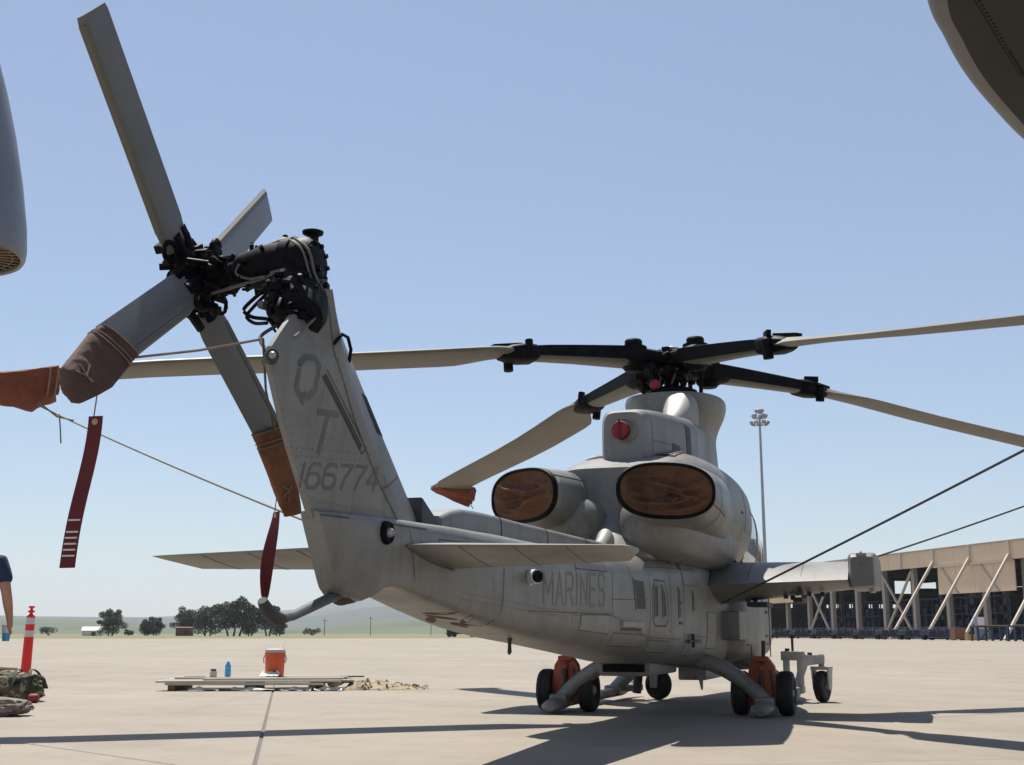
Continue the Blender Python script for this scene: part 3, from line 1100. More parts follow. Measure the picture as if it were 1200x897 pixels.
GL = {
    'Q': [[(.25, 1), (.75, 1), (1, .82), (1, .2), (.75, 0), (.25, 0), (0, .2), (0, .82), (.25, 1)], [(.55, .05), (.42, -.16)]],
    'T': [[(0, 1), (1, 1)], [(.5, 1), (.5, 0)]],
    '1': [[(.55, 0), (.55, 1), (.4, .86)]],
    '6': [[(.9, .9), (.75, 1), (.25, 1), (0, .8), (0, .2), (.25, 0), (.75, 0), (1, .2), (1, .42), (.75, .58), (.08, .58)]],
    '7': [[(0, 1), (1, 1), (.5, .45), (.35, 0)]],
    '4': [[(.75, 0), (.75, 1), (0, .3), (1, .3)]],
    'M': [[(0, 0), (0, 1), (.5, .35), (1, 1), (1, 0)]],
    'A': [[(0, 0), (.5, 1), (1, 0)], [(.2, .35), (.8, .35)]],
    'R': [[(0, 0), (0, 1), (.75, 1), (1, .85), (1, .62), (.75, .48), (0, .48)], [(.55, .48), (1, 0)]],
    'I': [[(.5, 0), (.5, 1)]],
    'N': [[(0, 0), (0, 1), (1, 0), (1, 1)]],
    'E': [[(1, 1), (0, 1), (0, 0), (1, 0)], [(0, .52), (.8, .52)]],
    'S': [[(1, .84), (.8, 1), (.2, 1), (0, .84), (0, .64), (.2, .52), (.8, .48), (1, .36), (1, .16), (.8, 0), (.2, 0), (0, .16)]],
}


def text_on(fn, txt, quad, wd, parent, gap=.35, off=.0011, name='marking', mat='letters'):
    a, b_, c, d = [Vector((q[0], q[1], 0)) for q in quad]
    ws = [.35 if ch in 'I1' else (1.25 if ch == 'M' else 1.0) for ch in txt]
    tot = sum(ws) + gap * (len(txt) - 1)
    x = 0
    for ch, cw in zip(txt, ws):
        m = MB()
        for st in GL[ch]:
            pts = []
            for (gx, gy) in st:
                u = (x + gx * cw) / tot
                p = d.lerp(c, u).lerp(a.lerp(b_, u), gy)
                pts.append((p.x, p.y))
            # overlap the strokes a little at their ends so the corners close
            ext = []
            for i in range(len(pts) - 1):
                (y0, z0), (y1, z1) = pts[i], pts[i + 1]
                L_ = math.hypot(y1 - y0, z1 - z0)
                ey, ez = (y1 - y0) / L_ * wd * .28, (z1 - z0) / L_ * wd * .28
                seam(fn, [(y0 - ey, z0 - ez), (y1 + ey, z1 + ez)], None, wd, off + .00006 * i, mb=m)
        m.build(name, M[mat], parent, smooth=0, fix=False)
        x += cw + gap


# side markings and details of the starboard side
text_on(body_x, 'MARINES', [(-6.28, 1.238), (-4.93, 1.285), (-4.95, 1.045), (-6.29, 1.03)], .026, fuse, gap=.45, mat='letters_faint', off=.0014)


def vent(quad, inset=.02, slats=0):
    o = patch('vent', M['dark'], fuse, body_x, quad, .004)
    fr = MB()
    q = quad
    for k in range(4):
        seam(body_x, [q[k], q[(k + 1) % 4]], None, .016, .0055, mb=fr)
    fr.build('vent_frame', M['paint'], fuse, smooth=0, fix=False)
    return o


vent([(-4.14, 1.285), (-3.83, 1.28), (-3.79, 1.03), (-4.08, 1.03)])
vent([(-3.50, 1.235), (-3.38, 1.27), (-3.38, .975), (-3.50, .975)])
vent([(-3.22, 1.27), (-3.13, 1.17), (-3.10, .98), (-3.22, .975)])
seam(body_x, [(-3.56, 1.20), (-3.46, 1.3), (-3.12, 1.3), (-3.03, 1.15), (-3.03, .95), (-3.12, .9), (-3.48, .9), (-3.56, .96), (-3.56, 1.20)], fuse, .014)
vent([(-2.62, 1.27), (-2.55, 1.25), (-2.55, .98), (-2.62, .98)])
vent([(-2.0, 1.26), (-1.93, 1.24), (-1.93, 1.05), (-2.0, 1.05)])
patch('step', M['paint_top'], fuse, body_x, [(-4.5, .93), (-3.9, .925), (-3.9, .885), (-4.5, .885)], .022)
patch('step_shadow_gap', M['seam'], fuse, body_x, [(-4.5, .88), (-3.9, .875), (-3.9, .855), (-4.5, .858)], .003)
for pts in ([(-2.38, 1.52), (-2.40, .70)], [(-2.9, 1.46), (-2.93, .82)], [(-3.62, 1.42), (-3.66, .70)], [(-3.6, 1.47), (-1.8, 1.54), (-1.8, 1.47), (-3.62, 1.405), (-3.6, 1.47)],
            [(-6.55, .98), (-4.8, .985), (-3.7, .80), (-2.5, .78)], [(-4.72, 1.36), (-4.75, .96)], [(-4.75, 1.10), (-3.7, 1.12)], [(-2.4, .82), (-.6, .78)], [(-1.3, 1.1), (-1.32, .62)],
            [(-6.95, 1.40), (-7.0, .9)], [(-5.7, .8), (-5.68, .985)], [(-.65, 1.15), (-.65, .55)], [(.1, 1.6), (.1, .5)], [(-8.25, 1.38), (-8.17, 1.07)]):
    seam(body_x, pts, fuse)
rivets(body_x, ([(-2.38, 1.50), (-2.40, .72)], [(-2.9, 1.44), (-2.93, .84)], [(-3.62, 1.38), (-3.66, .72)], [(-6.55, .98), (-4.8, .985), (-3.7, .80), (-2.5, .78)], [(-4.72, 1.34), (-4.75, .96)], [(-2.4, .82), (-.6, .78)],
                [(-6.95, 1.38), (-7.0, .95)], [(-.65, 1.15), (-.65, .6)], [(-8.25, 1.36), (-8.17, 1.1)], [(-8.0, 1.40), (-4.9, 1.40)], [(-7.6, 1.05), (-5.0, .92)], [(-6.1, 1.38), (-6.12, .90)], [(-5.3, 1.38), (-5.3, .86)]), fuse)
for q in ([(-5.6, 1.40), (-4.85, 1.41), (-4.85, 1.31), (-5.6, 1.30)], [(-2.36, 1.44), (-1.75, 1.45), (-1.75, 1.30), (-2.36, 1.29)], [(-4.65, .84), (-3.75, .82), (-3.75, .72), (-4.65, .74)],
          [(-6.9, 1.36), (-6.45, 1.37), (-6.45, 1.28), (-6.9, 1.27)], [(-1.25, 1.05), (-.7, 1.05), (-.7, .68), (-1.25, .68)], [(-2.3, .75), (-1.5, .74), (-1.5, .62), (-2.3, .63)], [(-7.9, 1.35), (-7.3, 1.36), (-7.3, 1.26), (-7.9, 1.24)],
          [(-5.5, .97), (-4.8, .975), (-4.8, .83), (-5.5, .86)], [(-3.6, .78), (-2.95, .76), (-2.95, .66), (-3.6, .68)]):
    patch('access_panel', M['panel'], fuse, body_x, q, .0035, 5, 4)
    for k_ in range(4):
        (ya, za), (yb, zb_) = q[k_], q[(k_ + 1) % 4]
        seam(body_x, [(ya, za), (yb, zb_)], fuse, .007, .0042)
for y, z in ((-2.55, 1.12), (-2.55, .93), (-2.66, 1.5), (-2.0, 1.51)):
    patch('latch', M['dark'], fuse, body_x, [(y - .05, z + .012), (y + .05, z + .012), (y + .05, z - .012), (y - .05, z - .012)], .008, 2, 2)
patch('latch', M['dark'], fuse, body_x, [(-2.42, 1.505), (-2.34, 1.508), (-2.34, 1.44), (-2.42, 1.44)], .006, 2, 2)
m = MB()
m.bar((body_x(-2.25, .76) + .03, -2.28, .76), (body_x(-1.75, .76) + .03, -1.75, .765), .02, .02)
m.bar((body_x(-2.1, .78) + .03, -2.1, .70), (body_x(-2.1, .78) + .03, -2.1, .83), .025, .03)
m.build('pull_handle', M['dark'], fuse)


def disc(name, mat, parent, p, r, prof, axis=(1, 0, 0), seg=24):
    mt = Matrix.Translation(Vector(p)) @ Vector(axis).to_track_quat('Z', 'Y').to_matrix().to_4x4()
    return MB().lathe([(r * a, z) for a, z in prof], mt, seg).build(name, mat, parent)


# tail position light on the starboard side, formation light further forward
px_ = body_x(-8.5, 1.345)
tl = disc('tail_light', M['black'], fuse, (px_ - .03, -8.5, 1.345), .062, [(0, 0), (1, 0), (1, .04), (.86, .055), (.66, .045), (0, .045)])
disc('light_lens', M['galv'], tl, (px_ + .012, -8.5, 1.345), .026, [(0, 0), (1, 0), (.9, .02), (.55, .03), (.3, .022), (0, .03)])
sx_ = body_x(-6.5, 1.20)
sl = disc('side_antenna', M['white'], fuse, (sx_ - .02, -6.52, 1.2), .05, [(0, 0), (1.1, 0), (1.1, .02), (.95, .03), (.95, .10), (0, .10)], (1, -.75, 0))
disc('antenna_face', M['black'], sl, (sx_ - .02 + .082, -6.52 - .061, 1.2), .04, [(0, 0), (1, 0), (1, .012), (.7, .02), (0, .012)], (1, -.75, 0))
MB().tube([(.06, -6.25, .81), (.06, -6.25, .715), (.06, -6.26, .70)], [.019, .016, .009], 10).build('belly_antenna', M['dark'], fuse)
# leaf shaped openings on the flat belly
for k, (y, x, a) in enumerate(((-7.42, .03, 40), (-7.28, .13, -35), (-7.12, .03, 5), (-7.10, .14, 55), (-7.32, -.08, -20), (-7.56, .08, 80))):
    m = MB()
    zb = sample(FUS, y)[1]
    ring = []
    for q in range(14):
        t_ = 2 * PI * q / 14
        px, py = .11 * math.cos(t_), .032 * math.sin(t_) * (1 - .3 * math.cos(t_))
        ca, sa = math.cos(R(a)), math.sin(R(a))
        yy = y + px * ca - py * sa
        ring.append((x + px * sa + py * ca, yy, yy))
    def zbot(xx, yy):
        w_, b0, t0_, n_ = sample(FUS, yy)
        s_ = min(.98, abs(xx) / w_)
        return (b0 + t0_) / 2 - (t0_ - b0) / 2 * (1 - s_ ** n_) ** (1 / n_)
    m.loft([[Vector((p[0], p[1], zbot(p[0], p[1]) + d)) for p in ring] for d in (-.002, .006)])
    m.build('belly_opening', M['canvas_dk'], fuse, smooth=0)
MB().box((0, -2.05, .52), (.5, 1.3, .16)).build('sensor_housing', M['paint'], fuse, bevel=.03)
MB().box((0, -2.72, .515), (.4, .04, .07)).build('sensor_window', M['black'], fuse, bevel=.01)
MB().box((.33, -.5, .42), (.3, 1.0, .14)).build('belly_box', M['paint'], fuse, bevel=.02)
MB().tube([(.42, -1.1, .42), (.45, -1.15, .36), (.46, -1.16, .26)], [.03, .025, .01], 8).build('drain_mast', M['paint'], fuse)

# cheek bays forward of the wings
for s in (-1, 1):
    CH = [(.05, .30, .62, 1.2, 3), (.35, .50 + .22, .52, 1.36, 5), (2.3, .50 + .24, .50, 1.36, 5), (2.75, .72, .52, 1.34, 5), (3.1, .52, .55, 1.28, 4)]
    m = MB()
    m.loft([sring(*sample(CH, .05 + 3.05 * k / 24), .05 + 3.05 * k / 24, 40, 0) for k in range(25)])
    m.v = [(s * max(x, -.1), y, z) for x, y, z in m.v]
    ck = m.build('equipment_bay', M['paint'], heli, smooth=40)
    m = MB()
    for y in (.6, 1.7, 2.4):
        m.box((s * .745, y, .93), (.012, .014, .8))
    for z in (.70, 1.2):
        m.box((s * .7455, 1.3, z), (.012, 1.8, .012))
    m.build('bay_seam', M['seam'], ck)
    MB().box((s * .752, 2.05, 1.1), (.02, .16, .03)).box((s * .752, 2.05, .8), (.02, .2, .02)).build('bay_latch', M['dark'], ck)
    MB().box((s * .60, -.02, .92), (.3, .55, .32)).build('bay_door', M['paint'], ck, bevel=.03)

# canopy and nose
CAN = [(1.75, .52, 1.5, 2.60, 2.8), (2.2, .57, 1.5, 2.68, 2.8), (2.9, .58, 1.45, 2.62, 2.7), (3.6, .54, 1.35, 2.36, 2.5), (4.2, .38, 1.2, 1.82, 2.3), (4.6, .26, 1.1, 1.45, 2.3)]
b = MB()
b.loft([sring(*sample(CAN, 1.75 + 2.85 * k / 40), 1.75 + 2.85 * k / 40, 48) for k in range(41)])
can = b.build('canopy', M['glass'], heli, smooth=60)
for y in (1.85, 2.75, 3.5):
    w_, zb, zt, n = sample(CAN, y)
    m = MB()
    r0, r1 = sring(w_ + .008, zb, zt + .008, n, y - .035, 48), sring(w_ + .008, zb, zt + .008, n, y + .035, 48)
    m.loft([r0, r1]).build('canopy_frame', M['paint'], can, smooth=60)
for s in (-1, 1):
    m = MB()
    pts = []
    for k in range(13):
        y = 1.8 + 2.6 * k / 12
        w_, zb, zt, n = sample(CAN, y)
        z = lerp(1.72, 1.35, k / 12)
        s_ = min(.98, abs((z - (zb + zt) / 2) / ((zt - zb) / 2)))
        pts.append((s * (w_ * (1 - s_ ** n) ** (1 / n) + .006), y, z))
    m.tube(pts, .035, 8).build('canopy_frame', M['paint'], can)
MB().lathe([(0, -.30), (.16, -.26), (.26, -.1), (.27, .05), (.2, .2), (.1, .3), (0, .32)], Matrix.Translation((0, 5.2, .92)), 24).build('sensor_turret', M['dark'], heli)
MB().tube([(0, 4.2, .42), (0, 5.6, .40)], .05, 12).lathe([(0, -.1), (.2, -.1), (.24, .05), (.2, .2), (0, .22)], Matrix.Translation((0, 4.2, .42)), 20).build('gun_turret', M['dark'], heli)
m = MB()
m.tube([(.60, .15, 1.62), (.57, .2, 1.88)], .012, 6).tube([(.64, .35, 1.62), (.57, .22, 1.88)], .012, 6).box((.62, .25, 1.63), (.12, .4, .03))
m.build('hand_hold', M['black'], heli)

# engine nacelles: oval tail pipes turned outboard
NB, NA, NCANT = .245, .455, 33


def nac_ring(s, t_, extra=0.0, back=0.0, seg=48, n=2.5):
    c = Vector((lerp(.655, .56, t_), lerp(-3.74, -1.5, t_), lerp(2.055, 2.08, t_)))
    ca = R(NCANT) * (1 - t_) ** 1.3
    a_ = lerp(NA, .33, t_ ** .8) + extra
    b_ = lerp(NB, .40, t_ ** .8) + extra
    ux, uy = Vector((math.cos(ca), math.sin(ca), 0)), Vector((math.sin(ca), -math.cos(ca), 0))
    out = []
    for k in range(seg):
        q = 2 * PI * k / seg
        c_, s_ = math.cos(q), math.sin(q)
        p = c + ux * (a_ * math.copysign(abs(c_) ** (2 / n), c_)) + Vector((0, 0, b_ * math.copysign(abs(s_) ** (2 / n), s_))) + uy * back
        out.append(Vector((s * p.x, p.y, p.z)))
    return out


covers = []
for s in (-1, 1):
    m = MB()
    m.loft([nac_ring(s, 0, -.03, -.10), nac_ring(s, 0, -.03, .0), nac_ring(s, 0, 0.0, 0.0)] + [nac_ring(s, t_) for t_ in (.04, .1, .2, .3, .45, .6, .8, 1)])
    nac = m.build('engine_nacelle', M['paint'], heli, smooth=50)
    # black rubber rim of the exhaust
    m = MB()
    rings = []
    for e, bk in ((-.026, -.02), (-.026, .014), (-.012, .022), (0.002, .014), (.004, -.02)):
        rings.append(nac_ring(s, 0, e, bk))
    rings.append(rings[0])
    m.loft(rings, cap=False).build('exhaust_rim', M['black'], nac, smooth=60)
    m = MB()
    for t_ in (.30,):
        m.loft([nac_ring(s, t_ - .004, .003), nac_ring(s, t_ + .004, .003)], cap=False)
    m.build('nacelle_seam', M['seam'], nac, smooth=60, fix=False)
    m = MB()
    for t_, n_ in ((.035, 60), (.275, 56), (.325, 56)):
        rg_ = nac_ring(s, t_, .0012, 0, 240)
        c_ = sum(rg_, Vector()) / len(rg_)
        for k in range(n_):
            p = rg_[int(k * 240 / n_)]
            o_ = (p - c_).normalized()
            tx = o_.cross(Vector((0, 1, 0))).normalized()
            ty = tx.cross(o_)
            m.add([p + (tx * math.cos(q * PI / 3) + ty * math.sin(q * PI / 3)) * .0048 for q in range(6)], [(0, 1, 2, 3, 4, 5)])
    tag(m.build('rivet_row', M['rivet'], nac, smooth=0, fix=False), kind='stuff')
    m = MB()
    for ang_ in (-.35, 2.6):
        ln = []
        for q in range(13):
            rg_ = nac_ring(s, .02 + .5 * q / 12, .0015, 0, 96)
            ln.append(rg_[int((ang_ / (2 * PI)) * 96) % 96])
        m.tube(ln, .0045, 5)
        m.build('nacelle_seam', M['seam'], nac)
        m = MB()
    # the cloth stretched inside the rim
    m = MB()
    edge = nac_ring(s, 0, -.024, .004)
    c0 = sum(edge, Vector()) / len(edge)
    nrm = Vector((s * math.sin(R(NCANT)), -math.cos(R(NCANT)), 0))
    NR = 40
    ux = Vector((s * math.cos(R(NCANT)), math.sin(R(NCANT)), 0))
    # creases: height at the centre, slope, sag, width, depth (in half-sizes of the oval)
    CR = [(-.72, .10, .42, .11, .030), (-.48, .32, .50, .09, .036), (-.30, .05, .34, .07, .022), (-.10, .50, .38, .10, .034), (.16, -.42, .30, .09, .026), (.46, -.25, -.18, .10, .020), (-.86, -.28, .25, .07, .022), (.02, -.9, .1, .07, .024)]
    for i in range(NR + 1):
        for p in edge:
            q = c0.lerp(p, i / NR)
            u_, v_ = (q - c0).dot(ux) / NA, (q.z - c0.z) / NB
            f = 1 - (i / NR) ** 4
            d = noise.fractal(Vector((u_ * 1.3, v_ * 1.1, 4.2 + s * 3)), 1, 2, 4) * .045
            h_ = 0
            for (cv0, sl, kq, wdt, amp) in CR:
                wob = .07 * noise.noise(Vector((u_ * 2.5, cv0 * 5, s)))
                t_ = (v_ - (cv0 + s * sl * u_ * .6 + kq * u_ * u_ + wob)) / wdt
                h_ += 3.2 * amp * math.exp(-t_ * t_) * (.55 + .45 * math.sin(3 * u_ + cv0 * 9))
            sag = -.045 * (1 - (i / NR) ** 2)
            m.v.append(tuple(q + nrm * ((d + h_) * f + sag)))
    k_ = len(edge)
    for i in range(NR):
        for j in range(k_):
            j2 = (j + 1) % k_
            m.f.append((i * k_ + j, i * k_ + j2, (i + 1) * k_ + j2, (i + 1) * k_ + j))
    cv = m.build('exhaust_cover', M['canvas_exh'], None, smooth=180)
    cv.matrix_world = HM_
    tag(cv, 'rust-brown cloth cover inside the %s engine exhaust' % ('left, smaller looking' if s < 0 else 'right, larger looking'), 'exhaust cover', 'engine exhaust covers')
    m = MB().tube([c0 + nrm * .0 + Vector((s * .0, 0, -.06)), c0 + nrm * .02 + Vector((.04, 0, -.1)), c0 + nrm * .0 + Vector((.09, 0, -.07))], .012, 6)
    m.build('pull_loop', M['canvas_dk'], cv)

# grilles on the sunlit deck between the pipes and the mast fairing
for s in (-1, 1):
    m = MB()
    def gz(u, v, o):
        x, y = s * lerp(.20, .46, u), lerp(-2.35, -1.75, v)
        return (x, y, cowl_z(x, y) + o)
    m.grid(lambda u, v: gz(u, v, .006), 4, 6)
    g = m.build('deck_grille', M['canvas_dk'], cowl, smooth=60, fix=False)
    if g.data.polygons[0].normal.z < 0:
        g.data.flip_normals()
    m = MB()
    for k in range(5):
        v = (k + .5) / 5
        m.grid(lambda u, vv: gz(u, v - .035 + .07 * vv, .02), 4, 1)
    m.build('grille_slat', M['paint_top'], g, smooth=60, fix=False)
for yy in (-.6, .5):
    seam(cowl_x, [(yy, 2.5), (yy, 1.75)], cowl)
rivets(cowl_x, ([(-.6, 2.45), (-.6, 1.8)], [(.5, 2.45), (.5, 1.8)], [(-1.35, 2.4), (-1.35, 1.9)], [(-1.3, 1.85), (1.0, 1.9)]), cowl)
seam(cowl_x, [(-1.35, 2.42), (-1.35, 2.12)], cowl)
patch('cowl_latch', M['dark'], cowl, cowl_x, [(-.75, 2.145), (-.62, 2.145), (-.62, 2.12), (-.75, 2.12)], .006, 2, 2)
patch('cowl_latch', M['dark'], cowl, cowl_x, [(.1, 2.22), (.25, 2.22), (.25, 2.195), (.1, 2.195)], .006, 2, 2)

# ---------------- mast fairing
FUN = [(2.4, .47, .95), (2.7, .46, .92), (2.95, .445, .88), (3.1, .44, .84), (3.22, .47, .82), (3.38, .55, .80), (3.5, .585, .78), (3.56, .575, .77)]


def fring(z, hw, hl, seg=40, y0=.22):
    return [Vector((hw * math.copysign(abs(math.cos(2 * PI * k / seg)) ** .85, math.cos(2 * PI * k / seg)), y0 + hl * math.copysign(abs(math.sin(2 * PI * k / seg)) ** .85, math.sin(2 * PI * k / seg)),
                    z + (.10 * max(0, -math.sin(2 * PI * k / seg)) * 0))) for k in range(seg)]


m = MB()
zs = [2.4 + 1.16 * k / 28 for k in range(29)]
rings = [fring(z, *sample(FUN, z)) for z in zs]
last = rings[-1]
cc = Vector((0, .22, 3.52))
rings += [[cc.lerp(p, .93) + Vector((0, 0, -.0)) for p in last], [cc.lerp(p, .85) - Vector((0, 0, .06)) for p in last], [cc.lerp(p, .3) - Vector((0, 0, .1)) for p in last]]
m.loft(rings)
mf = m.build('mast_fairing', M['paint'], heli, smooth=50)
# rear box of the fairing
RB = [(-2.55, .20, 2.45, 2.985, 4.5), (-2.48, .235, 2.44, 3.02, 5), (-2.0, .33, 2.4, 3.08, 5), (-1.3, .40, 2.4, 3.15, 5), (-.8, .43, 2.4, 3.2, 5), (-.3, .44, 2.4, 3.22, 5)]
m = MB()
m.loft([sring(*sample(RB, -2.55 + 2.25 * k / 24), -2.55 + 2.25 * k / 24, 48) for k in range(25)])
rbx = m.build('oil_cooler_fairing', M['paint'], mf, smooth=45)


def rb_x(y, z):
    w_, zb, zt, n = sample(RB, y)
    s_ = min(.999, abs((z - (zb + zt) / 2) / ((zt - zb) / 2)))
    return w_ * (1 - s_ ** n) ** (1 / n)


for q in ([(-.45, 2.4), (.35, 2.4), (.35, 1.95), (-.45, 1.95)], [(-1.3, 2.0), (-.65, 2.0), (-.65, 1.75), (-1.3, 1.75)], [(.6, 2.35), (1.1, 2.3), (1.1, 1.9), (.6, 1.9)]):
    patch('cowl_panel', M['panel'], cowl, cowl_x, q, .0035, 6, 6)
patch('intake_slot', M['dark'], rbx, rb_x, [(-1.35, 3.03), (-1.15, 3.02), (-1.12, 2.72), (-1.32, 2.70)], .004)
patch('intake_slot', M['dark'], rbx, rb_x, [(-1.85, 2.76), (-1.6, 2.76), (-1.6, 2.66), (-1.85, 2.66)], .004)
seam(rb_x, [(-.85, 3.1), (-.85, 2.6)], rbx)
seam(rb_x, [(-2.40, 2.98), (-2.38, 2.55)], rbx)
seam(rb_x, [(-2.38, 2.72), (-1.45, 2.74)], rbx)
rivets(rb_x, ([(-2.40, 2.95), (-2.38, 2.6)], [(-.85, 3.05), (-.85, 2.7)], [(-1.45, 3.05), (-1.45, 2.7)], [(-2.3, 2.92), (-.9, 3.06)], [(-2.3, 2.64), (-1.4, 2.66)]), rbx, .045)
seam(rb_x, [(-1.45, 3.1), (-1.45, 2.6)], rbx)
# ramp from the box up to the flared head; pale paint adds its sunlight
m = MB()
rr = []
for k in range(9):
    t_ = k / 8
    y = -1.16 + .62 * t_
    w_ = lerp(.05, .215, t_ ** .8)
    zt = 3.15 + .385 * t_ ** 1.25
    rr.append(sring(w_, 2.9, zt, 3.0, y, 32, .19))
m.loft(rr)
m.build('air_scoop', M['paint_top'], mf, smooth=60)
ep = disc('exhaust_pipe', M['paint'], rbx, (.02, -2.50, 2.80), .12, [(.9, -.05), (1.06, -.05), (1.06, .06), (.9, .075), (.88, .02), (.88, -.05)], (0, -1, 0))
pl = disc('intake_plug', M['redplug'], None, (0, 0, 0), .092, [(0, 0), (.97, 0), (1, .03), (1, .10), (.9, .125), (.5, .135), (0, .132)], (0, -1, 0))
pl.matrix_world = HM_ @ Matrix.Translation((-.02, -2.50, 2.80))
tag(pl, 'round red plug in the rear of the mast fairing above the exhausts', 'plug')
MB().box((.0, -.14, .0), (.022, .01, .2)).build('plug_strap', M['red'], pl)
pl2 = MB().lathe([(0, 0), (.055, 0), (.06, .03), (.06, .1), (.05, .12), (0, .125)], Matrix.Rotation(PI / 2, 4, 'X'), 16).build('mast_plug', M['redplug'], None)
pl2.matrix_world = HM_ @ Matrix.Translation((-.10, -.42, 3.66))
tag(pl2, 'small bright red plug low on the rotor mast under the hub', 'plug')

# ---------------- main rotor
ZH = 4.0
MROT = MB()
MROT.lathe([(0, 3.4), (.13, 3.4), (.12, 3.6), (.09, 3.62), (.09, 3.8), (.15, 3.84), (.24, 3.86), (.24, 3.93), (.17, 3.95), (.17, 4.05), (.24, 4.07), (.22, 4.12), (.1, 4.16), (0, 4.17)], None, 24)
hub = MROT.build('rotor_mast', M['black'], heli)
m = MB()
rnd = random.Random(11)
for k in range(34):
    a = rnd.uniform(0, 2 * PI)
    r_ = rnd.uniform(.12, .34)
    z = rnd.uniform(3.74, 4.12)
    p = Vector((r_ * math.cos(a), r_ * math.sin(a), z))
    if k % 2:
        m.box(p, (rnd.uniform(.05, .13), rnd.uniform(.05, .13), rnd.uniform(.05, .12)), rotM('Z', rnd.uniform(0, 90)))
    else:
        d = Vector((rnd.uniform(-1, 1), rnd.uniform(-1, 1), rnd.uniform(-.6, .6))).normalized() * .07
        m.cyl(p - d, p + d, rnd.uniform(.02, .045), 10)
tag(m.build('hub_fitting', M['black'], hub, bevel=.006), kind='stuff')
m = MB().lathe([(0, 4.1), (.09, 4.1), (.10, 4.14), (.10, 4.19), (.06, 4.21), (0, 4.21)], None, 20)
m.build('hub_cap', M['galv'], hub)
m = MB()
for k in range(8):
    a = k * PI / 4 + .2
    m.cyl((.19 * math.cos(a), .19 * math.sin(a), 4.06), (.19 * math.cos(a), .19 * math.sin(a), 4.15), .018, 8)
    m.bar((.20 * math.cos(a), .20 * math.sin(a), 3.72), (.24 * math.cos(a + .3), .24 * math.sin(a + .3), 3.9), .02, .02)
tag(m.build('hub_bolt', M['hose'], hub), kind='stuff')
m = MB().lathe([(.1, 3.54), (.26, 3.56), (.3, 3.6), (.3, 3.66), (.2, 3.7), (.1, 3.7)], None, 24)
m.build('swashplate', M['black'], hub)
AZ = [223.5, 134.5, 314.0, 43.5]


BZ = [[(0, 4.0), (2, 3.93), (4, 3.68), (6, 3.42), (7.8, 3.12)], [(0, 4.0), (2, 3.84), (4, 3.56), (6, 3.36), (7.8, 3.17)],
      [(0, 4.0), (2, 3.81), (4, 3.51), (6, 3.22), (7.8, 2.97)], [(0, 4.0), (2, 3.86), (4, 3.60), (6, 3.37), (7.8, 3.15)]]


def bz(r, bi=0):
    return sample(BZ[bi], max(r, 0))[0]


